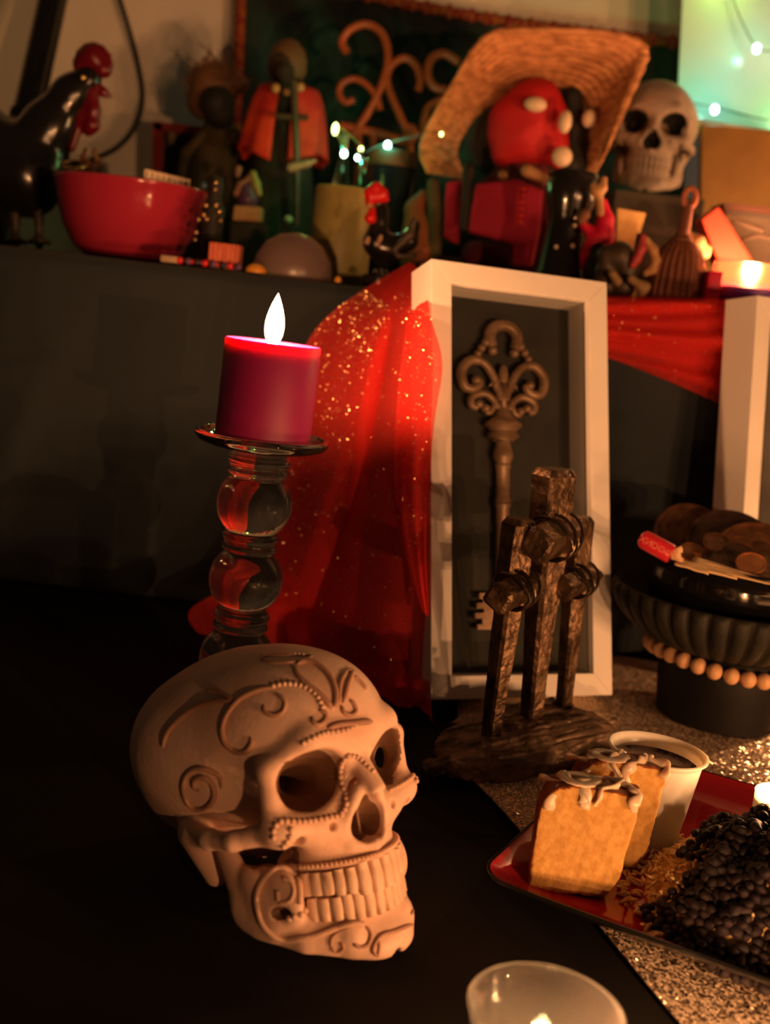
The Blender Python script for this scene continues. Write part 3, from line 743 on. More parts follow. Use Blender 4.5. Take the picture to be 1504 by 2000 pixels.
FB.V = np.maximum(np.maximum(np.abs(tt) - hw, FB.Z - top_), -FB.Z + 0.0).astype(np.float32) + gro.astype(np.float32)
FB.V = np.maximum(FB.V, -FB.Z)
me = FB.mesh('base')
ang_b = math.atan2(ax.y, ax.x)
vv = np.empty(len(me.vertices) * 3, np.float32); me.vertices.foreach_get('co', vv); vv = vv.reshape(-1, 3)
P2 = vv.copy(); P2[:, 0] = vv[:, 0] * ax.x + vv[:, 1] * side.x + cc.x - cr_base.x; P2[:, 1] = vv[:, 0] * ax.y + vv[:, 1] * side.y + cc.y - cr_base.y
P2[:, 2] = vv[:, 2] * 1.0
me.vertices.foreach_set('co', P2.ravel()); me.flip_normals(); me.update()
obj('base', me, M_CBASE, crs)
def timber(mb, p, q, w0, w1, rot=0.0, seed=0, d0=None, d1=None):
    """hewn square bar from p to q with uneven faces and chamfered ends"""
    r = random.Random(seed); p, q = Vector(p), Vector(q); T_ = (q - p).normalized()
    Nn = Vector((0, 0, 1)).cross(T_) if abs(T_.z) < 0.8 else Vector((1, 0, 0)) - T_ * T_.x
    Nn.normalize(); Bn = T_.cross(Nn); c_, s2 = math.cos(rot), math.sin(rot); Nn, Bn = Nn * c_ + Bn * s2, Bn * c_ - Nn * s2
    v = []; f = []; n = 14
    for j in range(n + 1):
        t_ = j / n; w_ = w0 + (w1 - w0) * t_
        if j in (0, n): w_ *= 0.74
        tp = t_
        if j == 0: tp = 0
        elif j == 1: tp = 0.025
        elif j == n - 1: tp = 0.975
        c = p.lerp(q, tp)
        for a, b in ((-1, -.72), (-.72, -1), (.72, -1), (1, -.72), (1, .72), (.72, 1), (-.72, 1), (-1, .72)):
            e_ = 1 + r.uniform(-.055, .055)
            v.append(c + Nn * a * w_ / 2 * e_ + Bn * b * w_ / 2 * e_)
    for j in range(n):
        for k in range(8): f.append((j * 8 + k, j * 8 + (k + 1) % 8, (j + 1) * 8 + (k + 1) % 8, (j + 1) * 8 + k))
    f.append(tuple(reversed(range(8)))); f.append(tuple(n * 8 + k for k in range(8)))
    mb.add(v, f); return mb
bd = Vector((0.47, 0.883, 0.02)).normalized()
specs = [  # foot, head pixel, width foot/head, cross point pixel row, beam length
    (row0, (1016, 1012), 0.0098, 0.0195, 1141, 0.062, 0.0165),
    (row1, (1084, 915), 0.0115, 0.0265, 1042, 0.070, 0.0205),
    (row2, (1135, 1008), 0.0092, 0.0165, 1130, 0.060, 0.0150)]
for i, (ft, hd, w0, w1, yc, bl, bw) in enumerate(specs):
    ft = ft.copy(); ft.z -= 0.006; hdp = at(hd[0], hd[1], ft.y + 0.002)
    up_o = timber(MB(), loc(ft), loc(hdp), w0, w1, rot=0.62, seed=i).build('upright', M_CROSS, crs, smooth=True, angle=25)
    fx = (yc - 1400) / (hd[1] - 1400.0); 
    # height of the beam on the upright
    best = min((abs((lambda q: CY - FPX * ((q - CAM_P).dot(_up)) / ((q - CAM_P).dot(_fw)))(ft.lerp(hdp, t_ / 100)) - yc), t_ / 100) for t_ in range(101))[1]
    c = ft.lerp(hdp, best)
    if i == 0: c = c + Vector((0.002, -0.014, 0))
    elif i == 1: c = c + Vector((0.002, -0.017, 0))
    else: c = c + Vector((0.0, -0.012, 0))
    timber(MB(), loc(c - bd * bl * 0.5), loc(c + bd * bl * 0.5), bw, bw, rot=0.5, seed=10 + i).build('crossbeam', M_CROSS, up_o, smooth=True, angle=25)
    # lashing: loops round the joint
    mb = MB(); 
    for k in range(4):
        aa = (-1) ** k * 0.5 + rnd.uniform(-.1, .1); Rr = bw * 0.86 + k * 0.0007
        pts = []
        e1 = Vector((0.72, -0.69, 0)); e2 = Vector((0.1 * (k - 1.5), 0.1, 1)).normalized()
        cen = loc(c) + bd * (0.004 * (k - 1.5)) + Vector((0.0, 0.004, 0))
        for j in range(22):
            q = 2 * PI * j / 22
            pts.append(cen + e1 * Rr * 1.08 * math.cos(q) + e2 * Rr * 0.82 * math.sin(q) + bd * (0.006 * math.sin(q + aa) * (1 if k % 2 else -1)))
        mb.tube(pts, 0.0011, 6, closed=True)
    mb.build('wire_lashing', M_WIRE, up_o)

# ------------------------------------------------------------------ red plate
M_PRED = mat('red_glaze', (0.36, 0.012, 0.020), 0.12, coat=0.5, col2=(0.40, 0.014, 0.022), nscale=6)
M_PBLK = mat('black_glaze', (0.008, 0.007, 0.006), 0.18)
pl_c = Vector((0.2290, 0.5925, 0.0032)); pl_a = -0.49
plate = thing('square_plate', 'red square plate with black underside holding cake and black beans', 'plate', pl_c, rz=pl_a)
HS = 0.120
def sq(hs, rc, n=7):
    hs *= HS / 0.112
    out = []
    for cxs, cys, a0 in ((1, 1, 0), (-1, 1, PI / 2), (-1, -1, PI), (1, -1, 1.5 * PI)):
        for k in range(n):
            a = a0 + (PI / 2) * k / (n - 1); out.append(((hs - rc) * cxs + rc * math.cos(a), (hs - rc) * cys + rc * math.sin(a)))
    return out
def loft(loops, cap0=True, cap1=True):
    mb = MB(); n = len(loops[0][0]); v = []; f = []
    for L, z in loops: v += [(x, y, z) for x, y in L]
    for j in range(len(loops) - 1):
        for i in range(n): f.append((j * n + i, j * n + (i + 1) % n, (j + 1) * n + (i + 1) % n, (j + 1) * n + i))
    if cap0: f.append(tuple(reversed(range(n))))
    if cap1: f.append(tuple((len(loops) - 1) * n + i for i in range(n)))
    return mb.add(v, f)
loft([(sq(0.078, 0.012), 0.0), (sq(0.081, 0.013), 0.0005), (sq(0.098, 0.016), 0.006), (sq(0.1112, 0.018), 0.0152), (sq(0.112, 0.018), 0.0168), (sq(0.1113, 0.018), 0.0176), (sq(0.1098, 0.0175), 0.0174)], cap1=False).build('underside', M_PBLK, plate, angle=None)
loft([(sq(0.1100, 0.0175), 0.0172), (sq(0.1085, 0.017), 0.0160), (sq(0.096, 0.015), 0.0085), (sq(0.086, 0.013), 0.0052), (sq(0.080, 0.012), 0.0046), (sq(0.02, 0.004), 0.0044)], cap0=False).build('inner_glaze', M_PRED, plate, angle=None)
PZ = pl_c.z + 0.0046

# ------------------------------------------------------------------ cake slices
def sponge_mat():
    m = mat('sponge_crumb', (0.54, 0.32, 0.095), 0.85, bump=0.35, bscale=520, sss=0.4, ssr=(1.0, 0.5, 0.15), ssscale=0.006, col2=(0.46, 0.25, 0.06), nscale=260, detail=6)
    return m
M_SPONGE = sponge_mat()
M_CRUST = mat('baked_crust', (0.34, 0.105, 0.022), 0.5, col2=(0.22, 0.06, 0.012), nscale=35, bump=0.3, bscale=300, sss=0.2, ssscale=0.003)
M_ICING = mat('vanilla_glaze', (0.70, 0.55, 0.40), 0.25, sss=0.5, ssr=(1, 0.6, 0.4), ssscale=0.004, coat=0.3)
def cake(name, label, loc_, rz, L=0.052, T=0.021, Hc=0.064, seed=0, icing=True, lean=0.0):
    """wedge of ring cake: cut faces at +-T/2 (local y), rounded crust on top and at the outer end"""
    root = thing(name, label, 'cake', loc_, rot=(lean, 0, rz))
    h = 0.00085
    F = Field((-L / 2 - .006, -T / 2 - .005, -.003), (L / 2 + .006, T / 2 + .005, Hc + .005), h)
    # outline in x-z: flat base, rounded top left, sloping right edge
    x, z = F.X, F.Z
    top = Hc - 0.006 * np.clip((-x + 0.0) / (L / 2), 0, 1) ** 3 * 1.6 - 0.002 * np.clip(x / (L / 2), 0, 1)
    left = -L / 2 + 0.012 * np.clip((z - 0.040) / 0.024, 0, 1) ** 2.2
    right = L / 2 - 0.004 + 0.006 * z / Hc - 0.005 * np.clip(1 - z / 0.012, 0, 1)
    d = np.maximum.reduce([z - top, -z, left - x, x - right])
    thick = T / 2 * (1.0 - 0.25 * np.clip(x / (L / 2), -1, 1) * 0.5)
    d = -smin(-d, -(np.abs(F.Y) - thick), 0.002)
    crumb = 0.0005 * vnoise(x * 900, F.Y * 900, z * 900, seed) + 0.0006 * vnoise(x * 380, F.Y * 380, z * 380, seed + 1)
    F.V = (d + crumb).astype(np.float32)
    me = F.mesh('sponge'); me.materials.append(M_SPONGE); me.materials.append(M_CRUST)
    # crust only on the baked outside: assigned by face orientation
    nb = np.empty(len(me.polygons) * 3, np.float32); me.polygons.foreach_get('normal', nb); nb = nb.reshape(-1, 3)
    cb = np.empty(len(me.polygons) * 3, np.float32); me.polygons.foreach_get('center', cb); cb = cb.reshape(-1, 3)
    outer = ((cb[:, 2] > Hc - 0.012) & (nb[:, 2] > 0.35)) | ((nb[:, 0] < -0.45) & (cb[:, 0] < -L / 2 + 0.014)) | (cb[:, 2] < 0.0022)
    me.polygons.foreach_set('material_index', outer.astype(np.int32)); me.update()
    obj('sponge', me, None, root)
    if icing:
        r = random.Random(seed + 40); mb = MB()
        def zt(x): return Hc - 0.006 * max(0, min(1, -x / (L / 2))) ** 3 * 1.6
        for k in range(5):
            x0 = -L / 2 + 0.006 + k * L / 5.2; pts = []
            for j in range(7):
                q = j / 6; y = -T / 2 - 0.0015 + (T + 0.003) * q
                pts.append((x0 + 0.006 * math.sin(q * 5 + k * 1.7) + r.uniform(-.002, .002), y, zt(x0) - 0.0004 - 0.004 * (abs(q - 0.5) * 2) ** 4))
            # drip over the cut edge
            pts.insert(0, (pts[0][0] + r.uniform(-.002, .002), -T / 2 - 0.0012, pts[0][2] - r.uniform(0.002, 0.008)))
            mb.tube(cr(pts, 5), [0.0013 + 0.0004 * math.sin(i * 0.7 + k) for i in range(len(cr(pts, 5)))], 10, flat=2.0)
        ring = [(0.0 + 0.0085 * math.cos(a) * (1 + 0.2 * math.sin(3 * a)) - 0.005, -0.001 + 0.0065 * math.sin(a), zt(0) + 0.0001) for a in [i * 2 * PI / 14 for i in range(14)]]
        mb.tube(ring, 0.0010, 10, closed=True, flat=3.4)
        mb.build('icing', M_ICING, root, angle=None)
    return root
ca = atz(1125, 1752, PZ)
cake('cake_slice', 'yellow cake slice with drizzled icing standing at the front of the plate', (ca.x + 0.0, ca.y + 0.010, PZ + 0.0008), -0.10, L=0.050, T=0.020, Hc=0.061, seed=1)
cb_ = atz(1205, 1715, PZ)
cake('cake_slice', 'second cake slice standing close behind the iced yellow slice', (cb_.x - 0.006, cb_.y + 0.0145, PZ + 0.0015), 0.02, L=0.050, T=0.017, Hc=0.0635, seed=5)

# ------------------------------------------------------------------ sauce cup
M_CUP = mat('milky_plastic', (0.78, 0.72, 0.62), 0.3, sss=0.7, ssr=(1, 0.8, 0.6), ssscale=0.006)
M_SAUCE = mat('dark_berry_sauce', (0.09, 0.03, 0.03), 0.25, col2=(0.60, 0.40, 0.30), nscale=70, coat=0.3, mix_lo=0.42, mix_hi=0.54)
cup_r = atz(1279, 1464, 0.0645)
cupb = Vector((cup_r.x + 0.001, cup_r.y + 0.003, PZ + 0.0))
cup = thing('sauce_cup', 'small milky plastic cup smeared with dark sauce behind the cake', 'cup', cupb, rot=(math.radians(-1), math.radians(2), 0))
hC = 0.056
MB().shell([(0.0185, 0.0008), (0.0205, 0.001), (0.0270, hC - 0.004), (0.0278, hC - 0.0035), (0.0298, hC - 0.0015), (0.0300, hC - 0.0002), (0.0285, hC), (0.0266, hC - 0.0015), (0.0255, hC - 0.005), (0.0195, 0.0025), (0.010, 0.0022), (0.0001, 0.0022), (0.0001, 0.0008)], 48).build('wall', M_CUP, cup)
MB().lathe([(0, 0.0430), (0.012, 0.0430), (0.0215, 0.0435), (0.0246, 0.0462), (0.0252, 0.0482), (0.0232, 0.0464), (0.012, 0.0450), (0, 0.0446)], 36).build('sauce', M_SAUCE, cup)
# small red wrapped sweet behind the cup
rp_ = atz(1192, 1437, 0.022)
o = MB().box((0, 0, 0), (0.012, 0.020, 0.006), bevel=0.0018).build('red_wrapper', mat('red_foil', (0.5, 0.01, 0.02), 0.25, metal=0.2)); o.location = (rp_.x - 0.006, rp_.y + 0.062, 0.0065); o.rotation_euler = (0, 0, 0.6)
tag(o, 'tiny red wrapped piece lying behind the sauce cup', 'wrapper')

# ------------------------------------------------------------------ rice, beans and the tealight on them
pile_c = Vector((0.2410, 0.5590, PZ))
PR, PH = 0.083, 0.050
def pile_z(x, y):
    d = math.hypot(x - pile_c.x, (y - pile_c.y) * 1.08) / PR
    return PH * max(0.0, 1 - d ** 2.1) if d < 1 else 0.0
M_RICE = mat('cooked_rice', (0.80, 0.60, 0.30), 0.5, col2=(0.68, 0.46, 0.2), nscale=150, sss=0.3, ssscale=0.002)
grain = MB(); r = random.Random(3)
core = MB()
core.lathe([(0, PH * 0.86)] + [(PR * 0.94 * t_ , PH * 0.86 * max(0, 1 - t_ ** 2.1)) for t_ in [0.15, 0.3, 0.45, 0.6, 0.75, 0.88, 1.0]] + [(0, 0)], 40)
rice = tag(core.build('rice_mound', M_RICE), 'mound of yellow rice under the black beans on the plate', 'rice', kind='stuff'); rice.location = pile_c
gm = MB()
for k in range(900):
    a = r.uniform(0, 2 * PI); d = PR * 0.98 * math.sqrt(r.random())
    if k < 520: a = r.uniform(1.7, 3.6); d = PR * r.uniform(0.55, 1.12)
    x, y = d * math.cos(a), d * math.sin(a)
    z = max(0.0012, pile_z(pile_c.x + x, pile_c.y + y) * 0.9)
    Rr = Matrix.Rotation(r.uniform(0, PI), 3, 'Z') @ Matrix.Rotation(r.uniform(-.7, .7), 3, 'Y')
    gm.ball((x, y, z + r.uniform(0, .0012)), (0.0034, 0.00115, 0.00105), 6, 4, R=Rr)
gm.build('rice_grain', M_RICE, rice)['kind'] = 'stuff'
M_BEAN = mat('black_bean_skin', (0.010, 0.007, 0.0085), 0.62, spec=0.3, col2=(0.022, 0.013, 0.014), nscale=120, bump=0.5, bscale=420)
BL, BW, BT = 0.0040, 0.0029, 0.0026
bm_ = MB(); bm_.ball((0, 0, 0), (BL, BW, BT), 10, 7)
bm_.v = [(x, y + 0.0010 * math.cos(x / BL * 1.5) - 0.0006, z) for x, y, z in bm_.v]
bean_me = bm_.mesh('black_bean', True)
spots = []; grid_ = {}
def crowd(x, y, z, d):
    cx_, cy_ = int(x / 0.006), int(y / 0.006)
    return any((x - p[0]) ** 2 + (y - p[1]) ** 2 + (z - p[2]) ** 2 < d * d for a in (-1, 0, 1) for b_ in (-1, 0, 1) for p in grid_.get((cx_ + a, cy_ + b_), ()))
for tries in range(26000):
    a = r.uniform(0, 2 * PI); d = PR * 1.04 * math.sqrt(r.random())
    x, y = pile_c.x + d * math.cos(a), pile_c.y + d * math.sin(a)
    if 1.75 < a < 3.3 and d > PR * (0.66 + 0.1 * math.sin(a * 9)): continue       # rice shows at this side
    z0 = pile_z(x, y)
    z = max(BT, z0 * 0.95 + 0.0015 + 0.004 * math.sin(x * 190) * math.sin(y * 170) * (z0 > 0.008)) + (0.0028 if tries > 13000 and z0 > 0.006 else 0)
    if not crowd(x, y, z, 0.0041): spots.append((x, y, z)); grid_.setdefault((int(x / 0.006), int(y / 0.006)), []).append((x, y, z))
def shown(p):
    q = Vector((p[0], p[1], PZ + p[2])) - CAM_P; de = q.dot(_fw); X_ = CX + FPX * q.dot(_rt) / de
    nx, ny = p[0] - pile_c.x, p[1] - pile_c.y
    face = (-(nx * q.x + ny * q.y) / PR / q.length) + 0.35
    return (X_ < 1512, face - (0.004 if p[2] < BT * 1.2 else 0))
spots.sort(key=shown, reverse=True)
rest = MB()
for n_, (x, y, z) in enumerate(spots):
    ro = (r.uniform(-.7, .7), r.uniform(-.7, .7), r.uniform(0, PI)); s_ = r.uniform(0.85, 1.12)
    if n_ < 300:
        o = obj('black_bean', bean_me, M_BEAN); o.location = (x, y, PZ + z); o.rotation_euler = ro; o.scale = (s_, s_, s_)
        tag(o, 'black bean on the camera side of the heap on the red plate', 'bean', 'black beans heaped on the rice')
    else:
        E_ = __import__('mathutils').Euler(ro).to_matrix(); rest.ball((x - pile_c.x, y - pile_c.y, z), (BL * s_, BW * s_, BT * s_), 8, 5, R=E_)
o = rest.build('black_beans', M_BEAN); o.location = pile_c; tag(o, 'rest of the black bean heap on the red plate', 'beans', kind='stuff')

# ------------------------------------------------------------------ tealights
M_TIN = mat('thin_aluminium', (0.75, 0.72, 0.68), 0.3, metal=0.9)
M_WAXW = mat('white_wax', (0.82, 0.76, 0.66), 0.4, sss=0.8, ssr=(1, 0.7, 0.4), ssscale=0.006)
def tealight(label, p, power, rr=0.019, hh=0.016, tin=None, wax=None, fl=0.016, rot=None, group=None, name='tealight'):
    root = thing(name, label, 'candle', p, rot=rot or (0, 0, 0), group=group)
    MB().shell([(rr - 0.002, 0.0), (rr, 0.001), (rr, hh), (rr + 0.0004, hh + 0.0004), (rr - 0.0006, hh + 0.0002), (rr - 0.0006, 0.0012), (0.0001, 0.0012), (0.0001, 0)], 36).build('case', tin or M_TIN, root)
    MB().lathe([(0, 0.0014), (rr - 0.0008, 0.0014), (rr - 0.0008, hh - 0.003), (rr - 0.003, hh - 0.0036), (0, hh - 0.0042)], 36).build('wax', wax or M_WAXW, root)
    MB().tube([(0, 0, hh - 0.006), (0, 0, hh), (0.0006, 0, hh + 0.003)], 0.0007, 6).build('wick', M_WICK, root)
    flame(root, (0.0004, 0, hh - 0.001), fl, 0.0035, power)
    return root
tp = at(1502, 1592, 0.600)
tealight('white tealight burning on top of the black bean heap', (tp.x + 0.010, tp.y, tp.z - 0.004), 0.036, tin=M_WAXW)

# glass votive in the foreground
vp = atz(1066, 1975, 0.052)
vo_ = thing('glass_votive', 'clear glass tealight cup at the bottom edge of the picture', 'candle holder', (vp.x, vp.y, 0.0012))
MB().shell([(0.0001, 0.0), (0.0175, 0.0), (0.0195, 0.0015), (0.0225, 0.020), (0.0262, 0.040), (0.0292, 0.0505), (0.0296, 0.0522), (0.0287, 0.0530), (0.0274, 0.0512), (0.0244, 0.040), (0.0205, 0.020), (0.0180, 0.0060), (0.0001, 0.0055)], 64).build('cup', dusty_glass('hazy_glass', 0.04), vo_, angle=None)
tealight('small white tealight burning inside the glass cup at the bottom edge', (vp.x, vp.y, 0.0075), 0.008, rr=0.0165, hh=0.012, fl=0.014)
tealight('unseen tealight added right of the glass cup to light the skull jaw', (0.172, 0.388, 0.0035), 0.11, fl=0.018)  # tealight out of view, added to brighten the skull's jaw
# candles standing on the table just past the right side and near edge of the picture
tealight('tealight burning on the gold cloth beside the red plate', (0.405, 0.615, 0.0035), 0.10, fl=0.02, group='tealights on the table')
tealight('tealight burning on the gold cloth in front of the red plate', (0.335, 0.36, 0.0035), 0.10, fl=0.02, group='tealights on the table')
tealight('tealight burning between the coin pot and the right frame', (0.425, 0.945, 0.0035), 0.16, fl=0.02)

# added side table and three unseen pillar candles, the key light from the right
M_WAXI = mat('ivory_wax', (0.75, 0.62, 0.42), 0.45, sss=0.8, ssr=(1, 0.6, 0.3), ssscale=0.01)
M_STAND = mat('stand_wood', (0.10, 0.06, 0.03), 0.5)
sd = thing('added_candle_table', 'unseen round table added for the three key light candles', 'side table', (1.16, -0.36, -0.75))
MB().lathe([(0, 0.70), (0.15, 0.70), (0.16, 0.705), (0.16, 0.72), (0.15, 0.725), (0, 0.725)], 48).build('tabletop', M_STAND, sd)
MB().lathe([(0, 0.0), (0.13, 0.0), (0.13, 0.015), (0.03, 0.04), (0.02, 0.08), (0.02, 0.66), (0.05, 0.70), (0, 0.70)], 32).build('pedestal', M_STAND, sd)
for x, y, hh, pw, lb in ((1.22, -0.40, 0.17, 1.6, 'tall'), (1.20, -0.27, 0.21, 1.6, 'tallest'), (1.08, -0.38, 0.13, 1.6, 'shortest')):
    pr = thing('added_pillar_candle', lb + ' of three unseen ivory candles added as key light', 'candle', (x, y, -0.0245), group='ivory pillar candles')
    MB().lathe([(0, 0), (0.034, 0), (0.035, 0.001), (0.035, hh - 0.001), (0.034, hh), (0.030, hh - 0.002), (0.012, hh - 0.004), (0, hh - 0.004)], 40).build('wax', M_WAXI, pr)
    MB().tube([(0, 0, hh - 0.006), (0, 0, hh + 0.004)], 0.0009, 6).build('wick', M_WICK, pr)
    flame(pr, (0, 0, hh), 0.036, 0.0065, pw)

sd2 = copy_tree(sd); sd2.location = (0.85, -1.05, -0.75); sd2['label'] = 'unseen round table added for the fill candle behind the camera'  # second table and its candle are added behind the camera as unseen fill
pr = thing('added_pillar_candle', 'single unseen ivory candle added behind the camera as fill light', 'candle', (0.85, -1.05, -0.0245), group='ivory pillar candles')
MB().lathe([(0, 0), (0.034, 0), (0.035, 0.001), (0.035, 0.199), (0.034, 0.2), (0.030, 0.198), (0.012, 0.196), (0, 0.196)], 40).build('wax', M_WAXI, pr)
MB().tube([(0, 0, 0.194), (0, 0, 0.204)], 0.0009, 6).build('wick', M_WICK, pr)
flame(pr, (0, 0, 0.2), 0.036, 0.0065, 4.2)

# ------------------------------------------------------------------ coin pot
pc = Vector((0.290, 0.892, 0.0034))
M_BLKMAT = mat('matte_black_ceramic', (0.0055, 0.005, 0.005), 0.6, spec=0.2, bump=0.1, bscale=100)
M_FLUTE = mat('fluted_charcoal', (0.015, 0.0145, 0.010), 0.62, spec=0.25, col2=(0.022, 0.021, 0.014), nscale=40, bump=0.3, bscale=260)
M_GLOSS = mat('glossy_black_glaze', (0.006, 0.0055, 0.005), 0.1, coat=0.6)
ped = thing('black_pedestal', 'plain black round stand under the fluted bowl', 'stand', pc)
MB().lathe([(0, 0), (0.046, 0), (0.0485, 0.002), (0.0515, 0.03), (0.0535, 0.058), (0.0525, 0.060), (0, 0.060)], 64).build('body', M_BLKMAT, ped)
bowl = thing('fluted_bowl', 'charcoal fluted bowl on a black stand circled by wooden beads', 'bowl', pc + Vector((0, 0, 0.0605)))
ribs = 40
def fprof(t_):      # outer profile 0..1
    return 0.050 + 0.0485 * (math.sin(t_ * PI / 2)) ** 0.9, 0.043 * (1 - math.cos(t_ * PI / 2)) ** 0.72
mb = MB(); v = []; f = []; na, nt_ = ribs * 6, 16
for j in range(nt_ + 1):
    t_ = j / nt_; rr, zz = fprof(t_)
    for i in range(na):
        a = 2 * PI * i / na; k = abs(math.sin(a * ribs / 2)) ** 0.42
        q = rr + 0.0066 * (k - 0.7) * min(1.0, t_ * 3 + 0.15)
        v.append((q * math.cos(a), q * math.sin(a), zz))
nr = nt_ + 1
for rr, zz in ((0.0975, 0.0455), (0.095, 0.046), (0.092, 0.043), (0.088, 0.034), (0.06, 0.0165), (0.02, 0.012)):
    for i in range(na):
        a = 2 * PI * i / na; v.append((rr * math.cos(a), rr * math.sin(a), zz))
    nr += 1
for j in range(nr - 1):
    for i in range(na): f.append((j * na + i, j * na + (i + 1) % na, (j + 1) * na + (i + 1) % na, (j + 1) * na + i))
f.append(tuple(reversed(range(na)))); f.append(tuple((nr - 1) * na + i for i in range(na)))
mb.add(v, f).build('fluted_wall', M_FLUTE, bowl, angle=None)
inz = 0.0605 + 0.0180
pot = thing('coin_pot', 'glossy black round pot full of coins set inside the fluted bowl', 'pot', pc + Vector((0, 0, inz)))
MB().shell([(0.0001, 0), (0.045, 0.0), (0.056, 0.004), (0.070, 0.018), (0.0735, 0.030), (0.0725, 0.042), (0.0735, 0.049), (0.0765, 0.053), (0.0785, 0.0555), (0.0770, 0.0580), (0.0735, 0.0572), (0.070, 0.052), (0.0685, 0.042), (0.0695, 0.030), (0.066, 0.020), (0.053, 0.0075), (0.0001, 0.006)], 72).build('body', M_GLOSS, pot, angle=None)
# wooden bead strand round the stand
strand = thing('wooden_bead_strand', 'strand of pale wooden beads around the black stand', 'beads', pc + Vector((0, 0, 0.052)))
M_BEADW = mat('pale_wood_bead', (0.60, 0.36, 0.19), 0.55, col2=(0.48, 0.27, 0.13), nscale=90, stretch=(1, 1, 4))
bb = MB(); bb.ball((0, 0, 0), (0.0066, 0.0066, 0.0061), 16, 10); bead_me = bb.mesh('bead')
nb_ = 30; pts = []
for i in range(nb_):
    a = 2 * PI * i / nb_ - 0.1; rr = 0.0610
    p = Vector((rr * math.cos(a), rr * math.sin(a), 0.0005 - 0.0035 * math.sin(a * 1.0 + 1.2) - 0.001 * math.sin(3 * a))); pts.append(p)
    o = obj('bead', bead_me, M_BEADW, strand); o.location = p; o.rotation_euler = (PI / 2, 0, a)
MB().tube(pts, 0.0008, 6, closed=True).build('string', M_WICK, strand)
# coins
def coin_mat(name, c1, c2, metal=0.7, rough=0.42):
    return mat(name, c1, rough, metal=metal, col2=c2, nscale=70, bump=0.25, bscale=260)
M_COIN = [coin_mat('brown_penny', (0.20, 0.095, 0.05), (0.32, 0.15, 0.075)), coin_mat('dark_penny', (0.07, 0.042, 0.03), (0.12, 0.07, 0.045)), coin_mat('bright_penny', (0.52, 0.22, 0.09), (0.62, 0.28, 0.12)), coin_mat('old_copper', (0.115, 0.055, 0.03), (0.2, 0.09, 0.045))]
def coin(r, t, label, p, Rm, mi, big=False, text=None, group=None):
    root = thing('large_coin' if big else 'coin', label, 'coin', group=group)
    root.matrix_world = Matrix.Translation(p) @ Rm.to_4x4()
    rim = r * 0.93
    MB().lathe([(0, -t / 2), (rim, -t / 2), (rim, -t / 2 - t * .34), (r * .985, -t / 2 - t * .34), (r, -t / 2), (r, t / 2), (r * .985, t / 2 + t * .34), (rim, t / 2 + t * .34), (rim, t / 2), (0, t / 2)], 56 if big else 28).build('disc', M_COIN[mi], root, angle=30)
    if big:
        # raised profile head and lettering along the rim
        hd = MB(); out = cr([(-0.2, -0.55, 0), (0.3, -0.55, 0), (0.22, -0.25, 0), (0.36, -0.18, 0), (0.38, 0.0, 0), (0.46, 0.06, 0), (0.36, 0.3, 0), (0.2, 0.52, 0), (-0.12, 0.55, 0), (-0.36, 0.36, 0), (-0.42, 0.0, 0), (-0.26, -0.25, 0)], 4, closed=True)
        hd.prism([(p_.x * r, p_.y * r) for p_ in out], t * 0.28, Matrix.Translation((0, 0, t / 2 - t * .02)))
        hd.build('portrait_relief', M_COIN[mi], root, angle=30)
        if text:
            cu = bpy.data.curves.new('txt', 'FONT'); cu.body = text; cu.size = r * 0.26; cu.extrude = t * 0.12; cu.align_x = 'CENTER'; cu.resolution_u = 2
            to = bpy.data.objects.new('txt', cu); COL.objects.link(to)
            tm = bpy.data.meshes.new_from_object(to.evaluated_get(bpy.context.evaluated_depsgraph_get())); bpy.data.objects.remove(to)
            for q in tm.vertices:
                a = PI / 2 - q.co.x / (r * 0.80); rr = r * 0.68 + q.co.y
                q.co = Vector((rr * math.cos(a), rr * math.sin(a), t / 2 + q.co.z))
            obj('lettering', tm, M_COIN[mi], root)
    return root
def facing(tilt, yaw=0.0, spin=0.0):     # disc normal tilted up from the table by 90-tilt, facing the camera
    return Matrix.Rotation(yaw, 3, 'Z') @ Matrix.Rotation(math.radians(tilt), 3, 'X') @ Matrix.Rotation(spin, 3, 'Z')
pz = pc.z + inz
bp_ = lambda px, py, Y: at(px, py, Y)
coin(0.0385, 0.0028, 'large brown coin leaning at the back left of the pot', bp_(1362, 1062, 0.925), facing(48, 0.25), 3, True, None)
coin(0.0385, 0.0028, 'large dark coin leaning in the middle of the pot', bp_(1432, 1072, 0.910), facing(44, -0.05), 1, True, None)
coin(0.0385, 0.0028, 'large coin with raised lettering at the right of the pot', bp_(1490, 1092, 0.892), facing(38, -0.1), 0, True, 'UNITED STATES')
SC = [(1352, 1078, .868, 0, 30, 1.0, 'brown'), (1350, 1096, .860, 2, 35, .95, 'bright copper'), (1402, 1063, .872, 3, 32, 1.25, 'wide brown'), (1388, 1090, .862, 0, 40, .95, 'brown edge-up'),
      (1420, 1098, .850, 1, 30, 1.3, 'dark'), (1392, 1106, .846, 1, 24, 1.25, 'dark overlapped'), (1445, 1066, .868, 0, 40, .95, 'small brown'), (1480, 1078, .862, 3, 30, 1.3, 'wide brown right'),
      (1467, 1101, .838, 2, 34, 1.15, 'bright orange'), (1496, 1124, .830, 3, 20, 1.2, 'brown front'), (1440, 1082, .858, 1, 30, 1.2, 'dark middle'), (1500, 1100, .848, 1, 24, 1.1, 'dark right')]
CL = ['small brown coin beside the paper bundle knot', 'small bright copper coin just above the folded papers', 'brown coin resting on the large dark coin', 'brown coin on edge above the folded papers',
      'dark coin lying left of the bright orange coin', 'dark coin touching the top of the folded papers', 'little brown coin above the dark coins in the pot', 'brown coin under the lettered large coin',
      'bright orange copper coin in the middle of the pot', 'brown coin at the right rim of the pot', 'dark coin above the bright orange coin', 'dark coin right of the bright orange coin']
